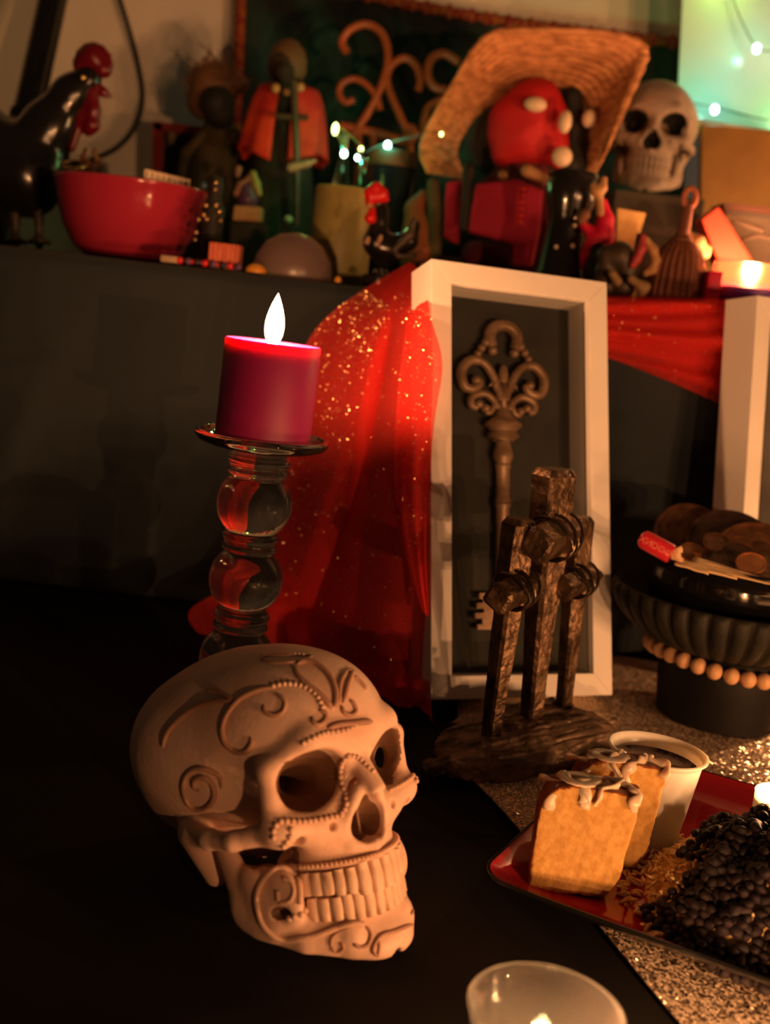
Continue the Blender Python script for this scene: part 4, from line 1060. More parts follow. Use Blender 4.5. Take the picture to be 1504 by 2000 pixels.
for (px, py, Y, mi, tl, k, _), lb in zip(SC, CL):
    coin(0.0098 * k, 0.0016, lb, bp_(px, py, Y), facing(tl, rnd.uniform(-.5, .5), rnd.uniform(0, 6)), mi, group='loose coins in the pot')
# coin bed that fills the pot
cbm = MB(); r = random.Random(9)
for k in range(170):
    a = r.uniform(0, 2 * PI); d = 0.064 * math.sqrt(r.random())
    cbm.lathe([(0, -0.0008), (0.0098, -0.0008), (0.0098, 0.0008), (0, 0.0008)], 18, c=(d * math.cos(a), d * math.sin(a), 0.034 + 0.016 * (1 - (d / 0.064) ** 2) + r.uniform(-.004, .002) + 0.010 * max(0, math.sin(a)) * d / 0.064), R=Matrix.Rotation(r.uniform(-.45, .45), 3, 'X') @ Matrix.Rotation(r.uniform(-.45, .45), 3, 'Y'))
cbm.lathe([(0, 0.010), (0.052, 0.010), (0.066, 0.028), (0.060, 0.036), (0, 0.040)], 36)
o = cbm.build('coin_heap', M_COIN[3]); o.location = pc + Vector((0, 0, inz)); tag(o, 'heap of small coins filling the glossy black pot', 'coins', kind='stuff')

# red lettered tube with a fan of folded papers
M_REDT = mat('red_lacquer', (0.50, 0.018, 0.028), 0.28, coat=0.4)
M_EMB = mat('pale_red_lettering', (0.62, 0.16, 0.12), 0.4)
M_PAPER = mat('cream_paper', (0.66, 0.46, 0.25), 0.7, col2=(0.58, 0.39, 0.2), nscale=30)
p0, p1 = at(1252, 1050, 0.832), at(1312, 1083, 0.822)
dv = p1 - p0; ln = dv.length; q_ = dv.to_track_quat('Z', 'Y')
tb = thing('red_lettered_tube', 'short red tube with pale lettering lying on the pot rim', 'tube'); tb.matrix_world = Matrix.Translation(p0) @ q_.to_matrix().to_4x4()
MB().lathe([(0, -0.001), (0.004, -0.0006), (0.0068, 0.0016), (0.0074, 0.0045), (0.0074, ln - 0.001), (0.0068, ln), (0, ln)], 28).build('body', M_REDT, tb)
cu = bpy.data.curves.new('txt', 'FONT'); cu.body = 'XNDOO'; cu.size = 0.0068; cu.extrude = 0.0002; cu.align_x = 'CENTER'; cu.align_y = 'CENTER'; cu.resolution_u = 2
to = bpy.data.objects.new('txt', cu); COL.objects.link(to); tm = bpy.data.meshes.new_from_object(to.evaluated_get(bpy.context.evaluated_depsgraph_get())); bpy.data.objects.remove(to)
view = (tb.matrix_world.to_3x3().inverted() @ (CAM_P - p0)); va = math.atan2(view.y, view.x)
for q in tm.vertices:
    a = va + q.co.y / 0.0074; q.co = Vector(((0.00735 + q.co.z + 0.0002) * math.cos(a), (0.00735 + q.co.z + 0.0002) * math.sin(a), ln * 0.52 + q.co.x))
obj('lettering', tm, M_EMB, tb)
pb = thing('paper_bundle', 'cream folded papers fanned along the front rim of the pot', 'paper', at(1320, 1090, 0.822))
pbl = lambda px, py, Y: at(px, py, Y) - pb.location
def curve_px(L, x):
    for (xa, ya), (xb, yb) in zip(L[:-1], L[1:]):
        if x <= xb: return ya + (yb - ya) * (x - xa) / (xb - xa)
    return L[-1][1]
LOW = [(1312, 1101), (1340, 1109), (1379, 1121), (1405, 1128), (1450, 1136), (1545, 1150)]
UPP = [(1312, 1082), (1335, 1083), (1367, 1090), (1412, 1103), (1460, 1119), (1545, 1144)]
for k in range(6):
    lo_, hi_ = [], []; x0 = 1318 + (22 if k in (3, 4, 5) else 0) + 3 * k; x1 = (1384, 1440, 1545, 1545, 1545, 1545)[k]
    for j in range(15):
        x = x0 + (x1 - x0) * j / 14; yl, yu = curve_px(LOW, x), curve_px(UPP, x)
        a, b = k / 6.0, min(1.0, (k + 1.35) / 6.0)
        wv_ = 0.6 * math.sin(j * 0.9 + k * 2)
        lo_.append(pbl(x, yl + (yu - yl) * a + wv_, 0.8155 - 0.010 * j / 14 + 0.0018 * k)); hi_.append(pbl(x, yl + (yu - yl) * b + wv_, 0.8175 - 0.010 * j / 14 + 0.0018 * k))
    n = 15; o = MB().add(lo_ + hi_, [(i, i + 1, n + i + 1, n + i) for i in range(n - 1)]).build('sheet', M_PAPER, pb)
    md = o.modifiers.new('t', 'SOLIDIFY'); md.thickness = 0.0006
mb = MB()
for k in range(7):
    b0 = pbl(1312, 1081 + k * 1.2, 0.822); b1 = pbl(1330 + rnd.uniform(-4, 4), 1070 + k * 5, 0.819)
    mb.tube(cr([b0, (b0 + b1) / 2 + Vector((0, -0.001, 0.001)), b1], 5), 0.0017, 6, flat=0.5)
mb.build('crumpled_end', M_PAPER, pb)
# ------------------------------------------------------------------ red glitter tulle
def tulle_mat(name, col, dens):
    m = bpy.data.materials.new(name); m.use_nodes = True; nt = m.node_tree; nt.nodes.remove(nt.nodes['Principled BSDF'])
    tc = N(nt, 'ShaderNodeTexCoord')
    d = N(nt, 'ShaderNodeBsdfDiffuse'); d.inputs[0].default_value = (*col, 1)
    t = N(nt, 'ShaderNodeBsdfTranslucent'); t.inputs[0].default_value = (*col, 1)
    a = N(nt, 'ShaderNodeMixShader'); a.inputs[0].default_value = 0.45
    nt.links.new(d.outputs[0], a.inputs[1]); nt.links.new(t.outputs[0], a.inputs[2])
    tr = N(nt, 'ShaderNodeBsdfTransparent'); tr.inputs[0].default_value = (1.0, 0.82, 0.80, 1)
    n = N(nt, 'ShaderNodeTexNoise'); n.inputs['Scale'].default_value = 900; n.inputs['Detail'].default_value = 2
    nt.links.new(tc.outputs['Object'], n.inputs['Vector'])
    # denser at grazing angles, as stacked threads are
    lw = N(nt, 'ShaderNodeLayerWeight'); lw.inputs['Blend'].default_value = 0.35
    m1 = N(nt, 'ShaderNodeMath', operation='MULTIPLY_ADD'); m1.inputs[1].default_value = 0.5; m1.inputs[2].default_value = dens - 0.25
    nt.links.new(n.outputs['Fac'], m1.inputs[0])
    m2 = N(nt, 'ShaderNodeMath', operation='MULTIPLY_ADD', use_clamp=True); m2.inputs[1].default_value = 0.5
    nt.links.new(lw.outputs['Facing'], m2.inputs[0]); nt.links.new(m1.outputs[0], m2.inputs[2])
    mx = N(nt, 'ShaderNodeMixShader'); nt.links.new(m2.outputs[0], mx.inputs[0]); nt.links.new(tr.outputs[0], mx.inputs[1]); nt.links.new(a.outputs[0], mx.inputs[2])
    nt.links.new(mx.outputs[0], nt.nodes['Material Output'].inputs[0]); return m
M_TULLE = tulle_mat('red_tulle', (0.92, 0.066, 0.056), 0.52)
M_GLIT = mat('gold_glitter', (0.95, 0.62, 0.32), 0.32, metal=1.0)
def interp(L, t):
    n = len(L) - 1; q = max(0, min(n - 1e-6, t * n)); i = int(q); f_ = q - i
    a, b, c, d = L[max(i - 1, 0)], L[i], L[i + 1], L[min(i + 2, n)]
    return [0.5 * (2 * b[k] + (c[k] - a[k]) * f_ + (2 * a[k] - 5 * b[k] + 4 * c[k] - d[k]) * f_ * f_ + (3 * b[k] - a[k] - 3 * c[k] + d[k]) * f_ ** 3) for k in range(len(b))]
def sheet(name, Lb, Rb, root, nu=60, nv=90, folds=(), ripple=0.0, extra=None):
    """Lb, Rb: left and right border as (px, py, depth)"""
    def fn(u, v):
        a, b = interp(Lb, v), interp(Rb, v)
        px, py, Y = [a[k] + (b[k] - a[k]) * u for k in range(3)]
        for amp, frq, ph, dr in folds: Y += amp * math.sin(frq * u + ph + dr * v) * (0.25 + 0.75 * min(1, v * 2.2))
        if extra: px, py, Y = extra(u, v, px, py, Y)
        p = at(px, py, Y); p.z = max(p.z, 0.006)
        return p - root.location
    o = MB().grid(fn, nu, nv).build(name, M_TULLE, root, angle=None); return o, fn
def glitter(fn, root, n, seed, vr=(0.08, 0.9), size=0.00042):
    r = random.Random(seed); mb = MB()
    for k in range(n):
        u = r.random(); v = vr[0] + (vr[1] - vr[0]) * (r.random() ** 1.5)
        p = Vector(fn(u, v)) + Vector((0, -0.0008, 0))
        nrm = Vector((r.gauss(-0.1, .6), -1, r.gauss(0.1, .6))).normalized(); e1 = nrm.orthogonal().normalized(); e2 = nrm.cross(e1); s_ = size * r.uniform(0.6, 1.6)
        mb.add([p + e1 * s_, p + e2 * s_, p - e1 * s_, p - e2 * s_], [(0, 1, 2, 3)])
    o = mb.build('glitter', M_GLIT, root, smooth=False); o['kind'] = 'stuff'
tl = thing('red_tulle_scarf', 'sheer red glitter tulle draped from the ledge down beside the white frame', 'scarf', (0.0, 0.97, 0.0032))
fold_line = [(806, 528, 1.046), (775, 615, 0.985), (755, 700, 0.970), (737, 810, 0.962), (716, 960, 0.952), (703, 1080, 0.946), (690, 1208, 0.940)]
left_line = [(800, 512, 1.070), (700, 572, 1.040), (622, 636, 1.020), (578, 720, 1.005), (552, 850, 0.995), (530, 1000, 0.985), (420, 1180, 0.965)]
o, f1 = sheet('front_fold', left_line, fold_line, tl, folds=((0.010, 5, 0.4, 1.0), (0.0022, 12, 1.2, -2.0)),
              extra=lambda u, v, px, py, Y: (px, py + 40 * max(0, v - 0.85) / 0.15 * math.sin(PI * u) * 0.6, Y))
o, f2 = sheet('back_fold', [(800, 512, 1.070), (740, 590, 1.022), (700, 720, 1.010), (660, 900, 1.0), (600, 1080, 0.985), (560, 1230, 0.955), (640, 1385, 0.890)],
              [(812, 518, 1.050), (842, 622, 0.890), (864, 712, 0.862), (848, 830, 0.853), (836, 1010, 0.842), (838, 1200, 0.828), (843, 1408, 0.812)], tl, nu=70,
              folds=((0.014, 6, 1.2, 0.8), (0.003, 13, 0.0, 1.5)))
o, f3 = sheet('edge_fold', [(804, 524, 1.050), (792, 640, 0.930), (778, 760, 0.902), (770, 880, 0.890), (776, 1020, 0.872), (800, 1130, 0.856), (826, 1196, 0.834)],
              [(812, 520, 1.046), (838, 600, 0.888), (846, 700, 0.858), (842, 830, 0.849), (834, 960, 0.840), (833, 1090, 0.832), (838, 1205, 0.824)], tl, nu=30,
              folds=((0.006, 8, 0.0, 1.0),))
o, f4 = sheet('lower_fold', [(560, 1120, 0.965), (470, 1140, 0.962), (372, 1190, 0.955), (390, 1240, 0.945), (460, 1290, 0.935)],
              [(694, 1190, 0.941), (690, 1210, 0.938), (660, 1230, 0.935), (640, 1262, 0.928), (630, 1330, 0.915)], tl, nu=40, nv=40, folds=((0.006, 9, 0, 2),))
o, f5 = sheet('hem', [(560, 1262, 0.930), (600, 1340, 0.900), (690, 1392, 0.868)], [(838, 1330, 0.822), (842, 1380, 0.814), (846, 1420, 0.806)], tl, nu=50, nv=20, folds=((0.010, 14, 0, 3), (0.004, 40, 0, 2)))
# the folded-over edge of the front panel: a second thickness of cloth along its right border
fe = MB()
def fe_fn(u, v):
    p = Vector(f1(0.80 + 0.20 * u, v)); p.y -= 0.0025 + 0.002 * math.sin(PI * u); return p
fe.grid(fe_fn, 14, 80).build('fold_edge', M_TULLE, tl, angle=None)
glitter(f1, tl, 3200, 1, (0.15, 0.95)); glitter(f2, tl, 800, 2, (0.12, 0.98)); glitter(f3, tl, 700, 3, (0.12, 0.8))
# swag between the frames
sw = thing('red_tulle_swag', 'sheer red tulle strip stretched across the ledge between the two white frames', 'scarf', (0.25, 1.04, 0.26))
def swag_fn(u, v):
    px = 1090 + 352 * u
    top = 574 + 12 * u; bot = 700 + 95 * max(0, (px - 1190) / 230.0) ** 1.1 if px > 1190 else 700 - (1190 - px) * 0.1
    py = top + (bot - top) * v
    Y = 1.066 - 0.008 * math.sin(PI * v) - 0.006 * math.sin(v * 13 + u * 3.0) * math.sin(PI * v) - 0.003 * math.sin(v * 31 + u * 9)
    if v < 0.05: Y += (0.05 - v) / 0.05 * 0.03
    return at(px, py, Y) - sw.location
MB().grid(swag_fn, 50, 60).build('outer_layer', M_TULLE, sw, angle=None)
def swag2(u, v):
    p = Vector(swag_fn(0.02 + 0.97 * u, 0.04 + 0.86 * v)); p.y += 0.006 + 0.003 * math.sin(v * 19 + u * 5); return p
MB().grid(swag2, 50, 40).build('inner_layer', M_TULLE, sw, angle=None)
glitter(swag_fn, sw, 220, 5, (0.03, 1.0), 0.0004)
# ------------------------------------------------------------------ things on the ledge
ZS = SH_Z + 0.0012
def px2m(Y): return Y / FPX / math.cos(PITCH)
def sbase(px, py, Y): return Vector((at(px, py, Y).x, Y, ZS))
def blob(name, chains, Y, m, root=None, k=0.004, h=None, noise=0.0, ws=(1, 1, 1)):
    """one continuous skin over chains of (px, py, radius in px[, depth offset])"""
    s = px2m(Y); org = root.location if root else Vector((0, 0, 0)); C = []
    for ch in chains:
        C.append([(at(q[0], q[1], Y + (q[3] if len(q) > 3 else 0)) - org, q[2] * s) for q in ch])
    rmin = min(r for ch in C for _, r in ch); h = h or max(0.0011, min(0.004, rmin / 3.0))
    lo = [min(p[i] - r for ch in C for p, r in ch) - 3 * h - k for i in range(3)]; hi = [max(p[i] + r for ch in C for p, r in ch) + 3 * h + k for i in range(3)]
    lo[2] = max(lo[2], ZS - org.z - 3 * h)
    F = Field(lo, hi, h)
    for ch in C:
        if len(ch) == 1: F.add(F.ell(ch[0][0], (ch[0][1],) * 3), k)
        for (a, ra), (b, rb) in zip(ch[:-1], ch[1:]): F.add(F.cap(a, b, ra, rb), k)
    if noise: F.V = F.V + (noise * vnoise(F.X / noise * .35, F.Y / noise * .35, F.Z / noise * .35, 4)).astype(np.float32)
    F.V = np.maximum(F.V, (ZS - org.z) - F.Z)
    return obj(name, F.mesh(name), m, root)
def bprism(name, poly, Y, t, m, root, bev=0.0008):
    org = root.location; P = [at(x, y, Y) - org for x, y in poly]; n = len(P); d = Vector((0, t, 0))
    for q in P: q.z = max(q.z, ZS - org.z)
    ar = sum(P[i].x * P[(i + 1) % n].z - P[(i + 1) % n].x * P[i].z for i in range(n))
    if ar < 0: P = P[::-1]
    f = [tuple(range(n)), tuple(reversed(range(n, 2 * n)))] + [((i + 1) % n, i, n + i, n + (i + 1) % n) for i in range(n)]
    o = MB().add(P + [p + d for p in P], f).build(name, m, root, smooth=False)
    if bev: b_ = o.modifiers.new('b', 'BEVEL'); b_.width = bev; b_.segments = 2
    return o
def zpx(px, py, Y): return at(px, py, Y).z - ZS
def btube(name, pts, Y, rpx, m, root, k=8, n=8):
    return MB().tube(cr([at(p[0], p[1], Y + (p[2] if len(p) > 2 else 0)) - root.location for p in pts], k), rpx * px2m(Y), n).build(name, m, root)

M_BLK = mat('glossy_black_resin', (0.010, 0.009, 0.008), 0.22, coat=0.3)
M_BLKM = mat('matte_black', (0.012, 0.011, 0.009), 0.7)
M_DKRED = mat('dark_red_enamel', (0.13, 0.004, 0.010), 0.3)
M_RED = mat('bright_red_enamel', (0.55, 0.010, 0.012), 0.35)
M_CRIM = mat('crimson_cloth', (0.34, 0.006, 0.035), 0.8, bump=0.2, bscale=200)
M_MAROON = mat('maroon_cloth', (0.11, 0.010, 0.016), 0.85, bump=0.2, bscale=200)
M_ORED = mat('orange_red_cloth', (0.66, 0.060, 0.016), 0.75, col2=(0.50, 0.022, 0.014), nscale=25, bump=0.2, bscale=120)
M_BROWN = mat('brown_wood', (0.12, 0.055, 0.022), 0.6, col2=(0.18, 0.085, 0.035), nscale=30)
M_DKBR = mat('dark_brown_resin', (0.040, 0.026, 0.016), 0.5, col2=(0.06, 0.04, 0.022), nscale=40)
M_TAN = mat('tan_resin', (0.50, 0.27, 0.11), 0.55, col2=(0.40, 0.2, 0.08), nscale=50)
M_OLIVE = mat('olive_cloth', (0.065, 0.050, 0.018), 0.8)
M_CREAM = mat('cream_bead', (0.72, 0.56, 0.38), 0.4)
M_GOLDB = mat('gold_bead', (0.70, 0.45, 0.18), 0.25, metal=0.9)
M_PURP = mat('purple_resin', (0.10, 0.045, 0.11), 0.4)
M_AMBER = mat('amber_stone', (0.62, 0.28, 0.03), 0.2, sss=0.5, ssscale=0.004)

# wall hanging -----------------------------------------------------------------
m = bpy.data.materials.new('printed_tapestry'); m.use_nodes = True; nt = m.node_tree; b = nt.nodes['Principled BSDF']; b.inputs['Roughness'].default_value = 0.9
tc = N(nt, 'ShaderNodeTexCoord'); n1 = N(nt, 'ShaderNodeTexNoise'); n1.inputs['Scale'].default_value = 4.5; n1.inputs['Detail'].default_value = 5; n1.inputs['Distortion'].default_value = 1.2
nt.links.new(tc.outputs['Object'], n1.inputs['Vector'])
r1 = N(nt, 'ShaderNodeValToRGB'); e = r1.color_ramp.elements; e[0].position = 0.46; e[0].color = (0.008, 0.008, 0.007, 1); e[1].position = 0.72; e[1].color = (0.03, 0.16, 0.13, 1); x_ = e.new(0.57); x_.color = (0.012, 0.04, 0.032, 1)
nt.links.new(n1.outputs['Fac'], r1.inputs['Fac']); nt.links.new(r1.outputs['Color'], b.inputs['Base Color'])
M_TAP = m
tap = thing('wall_tapestry', 'black and teal printed hanging with red fringe on the wall', 'wall hanging', at(900, 200, 1.715))
TLc, TRc, BRc, BLc = at(474, -62, 1.715), at(1340, 88, 1.715), at(1318, 520, 1.715), at(455, 480, 1.715)
def tap_fn(u, v):
    a = TLc.lerp(TRc, u); b_ = BLc.lerp(BRc, u); p = a.lerp(b_, v); p.y += 0.004 * math.sin(u * 17) * v - 0.004; p.z -= 0.012 * math.sin(PI * u) * (1 - v)
    return p - tap.location
o = MB().grid(tap_fn, 50, 24).build('cloth', M_TAP, tap); md = o.modifiers.new('t', 'SOLIDIFY'); md.thickness = 0.002
M_FRG = mat('red_fringe', (0.22, 0.012, 0.010), 0.8, col2=(0.32, 0.10, 0.02), nscale=90)
for nm, us in (('fringe', [(0, v / 40) for v in range(41)]), ('fringe', [(u / 60, 0) for u in range(61)])):
    mb = MB()
    for k, (u, v) in enumerate(us):
        p = Vector(tap_fn(u, v)); mb.ball(p + Vector((0, -0.004, 0)), (0.008, 0.004, 0.0085 + 0.002 * math.sin(k * 2.3)), 8, 6)
    mb.build(nm, M_FRG, tap)

# iridescent panel, amber board, blue book ---------------------------------------
M_IRI = mat('pearly_film', (0.50, 0.66, 0.60), 0.28, col2=(0.38, 0.60, 0.66), nscale=6, coat=0.5)
p = thing('pearly_panel', 'pearly green panel glowing in the string lights at the top right', 'panel', at(1430, 120, 1.62))
bprism('sheet', [(1335, -60), (1560, -60), (1560, 262), (1380, 236), (1322, 226)], 1.62, 0.004, M_IRI, p)
M_AMB = mat('amber_board', (0.30, 0.15, 0.016), 0.45, col2=(0.20, 0.09, 0.008), nscale=9)
p = thing('amber_box', 'amber brown box below the glowing green panel', 'box', sbase(1440, 320, 1.545))
bprism('body', [(1369, 242), (1560, 258), (1560, 640), (1365, 640)], 1.545, 0.06, M_AMB, p, 0.002)
p = thing('blue_book', 'thin dark blue book standing behind the pale skull', 'book', sbase(1352, 320, 1.53))
bprism('cover', [(1338, 252), (1366, 254), (1362, 640), (1330, 640)], 1.53, 0.09, mat('blue_cover', (0.012, 0.045, 0.10), 0.5), p)

# black pole and cable ------------------------------------------------------------
p = thing('black_pole', 'thick glossy black pole leaning to the wall behind the rooster', 'pole', sbase(30, 440, 1.47))
a0, a1 = at(118, -70, 1.60) - p.location, at(48, 250, 1.50) - p.location
d_ = (a1 - a0); a2 = a1 + d_ * ((0.002 - a1.z) / d_.z) * 0.985
MB().tube([a0, a0.lerp(a2, 0.3), a0.lerp(a2, 0.6), a2], 27 * px2m(1.52), 20).build('shaft', M_BLK, p)
MB().tube([a0.lerp(a2, 0.55), a0.lerp(a2, 0.57)], 31 * px2m(1.52), 20).build('collar', M_BLKM, p)
o = thing('black_cable', 'thin black cable looping down the wall behind the red bowl', 'cable', at(270, 200, 1.722))
btube('wire', [(222, -40), (250, 50), (271, 130), (279, 190), (268, 240), (244, 276), (210, 300), (150, 320), (60, 330)], 1.722, 4.2, M_BLKM, o)

# black rooster ---------------------------------------------------------------------
p = thing('black_rooster_statue', 'large black rooster statue with dark red comb at the left edge', 'statue', sbase(55, 400, 1.32))
blob('body', [[(45, 335, 70), (95, 250, 47), (140, 185, 33), (172, 155, 25)], [(45, 335, 70), (-50, 250, 52), (-95, 150, 30)], [(55, 360, 60), (80, 330, 50)]], 1.32, M_BLK, p, k=0.012, h=0.0032)
blob('comb', [[(160, 130, 16), (180, 112, 22), (200, 135, 16)]] + [[(182 + 30 * math.cos(a), 122 + 30 * math.sin(a), 8)] for a in [PI + 0.1 + i * (PI + 0.5) / 7 for i in range(8)]], 1.32, M_DKRED, p, k=0.005, h=0.0016)
blob('beak', [[(188, 172, 13), (202, 180, 8), (217, 190, 2.2)]], 1.32, M_DKRED, p, h=0.0012)
blob('wattle', [[(180, 180, 12), (182, 215, 12), (178, 245, 14), (172, 258, 8)], [(168, 185, 10), (158, 230, 9), (140, 290, 7)]], 1.315, M_DKRED, p, k=0.006, h=0.0016)
for lx in (28, 74): blob('leg', [[(lx, 395, 15), (lx + 2, 430, 8), (lx + 2, 470, 7)], [(lx + 2, 468, 7), (lx + 22, 474, 5)], [(lx + 2, 468, 7), (lx - 16, 472, 5)], [(lx + 2, 470, 6), (lx + 4, 520, 6)]], 1.31, M_DKBR, p, h=0.002)
MB().ball(at(162, 152, 1.29) - p.location, 0.003, 8, 6).build('eye', M_GOLDB, p)

# red bowl and its contents -----------------------------------------------------------
M_BOWL = mat('red_bowl_glaze', (0.38, 0.024, 0.050), 0.14, coat=0.5)
bY = 1.235; bw = thing('red_bowl', 'glossy red mixing bowl full of trinkets beside the black rooster', 'bowl', sbase(254, 420, bY)); s = px2m(bY); Rb = 143 * s; Hb = zpx(254, 358, bY)
MB().shell([(0.0001, 0), (Rb * .52, 0), (Rb * .56, 0.002), (Rb * .72, Hb * .16), (Rb * .86, Hb * .42), (Rb * .95, Hb * .75), (Rb * .985, Hb * .955), (Rb, Hb * .985), (Rb * .99, Hb), (Rb * .96, Hb * .985), (Rb * .925, Hb * .75), (Rb * .83, Hb * .42), (Rb * .69, Hb * .18), (Rb * .5, 0.006), (0.0001, 0.005)], 64).build('body', M_BOWL, bw, angle=None)
cyl = MB(); cyl.lathe([(0, Hb * .45), (Rb * .80, Hb * .45), (Rb * .88, Hb * .80), (Rb * .6, Hb * .90), (0, Hb * .92)], 32)
o = cyl.build('trinket_heap', M_DKBR); o.location = bw.location; tag(o, 'dark heap of small trinkets filling the red bowl', 'trinkets', kind='stuff')
lt = thing('letter_bracelet', 'row of pale letter cubes lying on the rim of the red bowl', 'bracelet', at(322, 350, bY - 0.055))
for i in range(8):
    q = at(287 + i * 11, 341 + i * 2.6, bY - 0.06 + 0.006 * i) - lt.location
    MB().box(q, (0.0062, 0.006, 0.0098), bevel=0.0009, R=Matrix.Rotation(0.35, 3, 'Z')).build('letter_cube', M_CREAM, lt)
    mk = MB(); qq = q + Vector((0.0006, -0.0032, 0))
    for dx in (-.001, .001): mk.box(qq + Vector((dx * (0.4 + (i % 3) * .4), 0, 0.0005 * (i % 2))), (0.0006, 0.0004, 0.0045), R=Matrix.Rotation(0.35, 3, 'Z'))
    mk.build('letter_mark', M_BLKM, lt, smooth=False)
bn = thing('gold_bangle', 'thin gold bangle resting on the left rim of the red bowl', 'bangle', at(145, 322, bY))
MB().tube([at(145 + 26 * math.cos(a), 322 + 7 * math.sin(a), bY - 0.03 * math.sin(a)) - bn.location for a in [i * PI / 12 for i in range(24)]], 0.0016, 8, closed=True).build('ring', M_GOLDB, bn)
tw = thing('brown_twig_bundle', 'little bundle of brown twigs sticking out of the red bowl', 'twigs', at(180, 325, bY))
for i in range(6): btube('twig', [(150 + i * 9, 342, 0.01), (158 + i * 8, 318, 0.0), (168 + i * 7 - (i % 3) * 12, 290 + (i % 4) * 7, -.01)], bY, 3.5, M_BROWN, tw, 4, 6)

# small framed picture --------------------------------------------------------------------
p = thing('red_framed_picture', 'small picture in a red frame standing behind the red bowl', 'picture', at(350, 380, 1.63))
M_RFR = mat('red_frame_paint', (0.26, 0.022, 0.018), 0.5)
for poly in ([(298, 236), (430, 252), (430, 270), (300, 254)], [(298, 236), (318, 240), (318, 600), (290, 600)], [(412, 252), (432, 252), (430, 600), (405, 600)]): bprism('rail', poly, 1.63, 0.016, M_RFR, p)
bprism('picture', [(312, 250), (420, 262), (415, 600), (308, 600)], 1.638, 0.004, mat('dark_picture', (0.012, 0.016, 0.012), 0.5, col2=(0.04, 0.06, 0.035), nscale=30), p)
blob('pale_flower', [[(335, 265, 9)], [(335, 280, 6)]], 1.634, mat('pale_print', (0.25, 0.17, 0.11), 0.7), p)

# straw doll --------------------------------------------------------------------------------
p = thing('straw_doll', 'doll with fluffy brown straw hair behind the red caped figure', 'doll', sbase(430, 330, 1.56))
blob('hair', [[(415, 170, 44), (400, 195, 36)], [(440, 165, 32), (470, 165, 16)]], 1.56, M_BROWN, p, k=0.01, h=0.003, noise=0.004)
mb = MB(); r = random.Random(4)
for i in range(130):
    a = r.uniform(0, 2 * PI); b_ = r.uniform(-.2, 1.3); c0 = at(415, 172, 1.555) - p.location; d_ = Vector((math.cos(a) * math.cos(b_), -abs(math.sin(a)) * math.cos(b_) * .6, math.sin(b_))); R0 = 42 * px2m(1.56)
    mb.tube([c0 + d_ * R0 * .8, c0 + d_ * R0 * 1.12 + Vector((r.gauss(0, .004), 0, r.gauss(0, .004))), c0 + d_ * R0 * r.uniform(1.15, 1.42) + Vector((r.gauss(0, .009), 0, r.gauss(0, .009)))], [0.0013, 0.001, 0.0005], 4)
mb.build('straw', M_BROWN, p)
blob('face', [[(425, 205, 34), (430, 225, 26)]], 1.535, M_BLKM, p, h=0.003)
blob('dress', [[(430, 260, 34), (425, 330, 52), (420, 430, 66), (420, 540, 66)]], 1.56, M_OLIVE, p, k=0.01, h=0.004)
for sgn in (-1, 1): blob('arm', [[(430 + sgn * 30, 265, 13), (425 + sgn * 60, 300, 11), (425 + sgn * 70, 345, 9)]], 1.545, M_OLIVE, p, h=0.0026)

# figure in the orange red cape ------------------------------------------------------------------
cY = 1.47; p = thing('caped_figure', 'tall dark figurine in an orange red cape holding a staff', 'figurine', sbase(553, 300, cY)); s = px2m(cY)
zc = lambda y: zpx(553, y, cY)
MB().lathe([(0, 0), (84 * s, 0), (86 * s, 0.004), (74 * s, zc(450)), (60 * s, zc(350)), (46 * s, zc(250)), (34 * s, zc(185)), (14 * s, zc(165)), (0, zc(163))], 36).build('robe', mat('dark_green_robe', (0.020, 0.026, 0.014), 0.8, bump=0.2, bscale=90), p)
mb = MB(); v = []; f = []; na, nz = 60, 16
def cape_p(i, j, off=0.0):
    a = -PI / 2 + 0.20 + (2 * PI - 0.40) * i / na; t_ = j / nz; yy = 160 + (308 + 12 * math.sin(a * 3) - 160) * t_
    rr = (26 + 56 * t_ ** 0.26 + 3.5 * math.sin(a * 9 + t_ * 2) * t_ - off) * s
    return (rr * math.cos(a) * 1.0, rr * math.sin(a) * 0.8, zc(yy) + 0.004 * math.sin(a))
for j in range(nz + 1):
    for i in range(na + 1): v.append(cape_p(i, j))
for j in range(nz):
    for i in range(na): f.append((j * (na + 1) + i, (j + 1) * (na + 1) + i, (j + 1) * (na + 1) + i + 1, j * (na + 1) + i + 1))
o = MB().add(v, f).build('cape', M_ORED, p, angle=None); md = o.modifiers.new('t', 'SOLIDIFY'); md.thickness = 0.0025
blob('head', [[(548, 128, 25), (552, 145, 20)]], cY - 0.006, M_DKBR, p, h=0.003)
MB().lathe([(30 * s, zc(150)), (36 * s, zc(135)), (36 * s, zc(112)), (30 * s, zc(92)), (16 * s, zc(76)), (0, zc(70))], 28, c=(-0.006, 0.008, 0)).build('hood', mat('tan_hood', (0.15, 0.085, 0.035), 0.7), p)
blob('beard', [[(556, 140, 18), (560, 160, 14), (562, 172, 8)]], cY - 0.028, mat('dark_beard', (0.03, 0.028, 0.016), 0.9), p, h=0.002)
st = btube('staff', [(573, 158), (577, 240), (580, 340), (578, 440)], cY - 0.066, 7, M_DKBR, p)
MB().tube([at(540, 226, cY - 0.066) - p.location, at(602, 230, cY - 0.066) - p.location], 5.5 * s, 8).build('staff_crosspiece', M_DKBR, p)
blob('collar_bead', [[(538, 172, 9)], [(560, 180, 7)], [(586, 170, 9)]], cY - 0.055, M_TAN, p, h=0.002)
blob('hand', [[(568, 328, 9), (600, 320, 6), (615, 314, 4)]], cY - 0.07, mat('pale_hand', (0.30, 0.20, 0.13), 0.6), p, h=0.002)
MB().ball(at(563, 430, cY - .085) - p.location, 8 * s).build('staff_knob', M_CREAM, p)

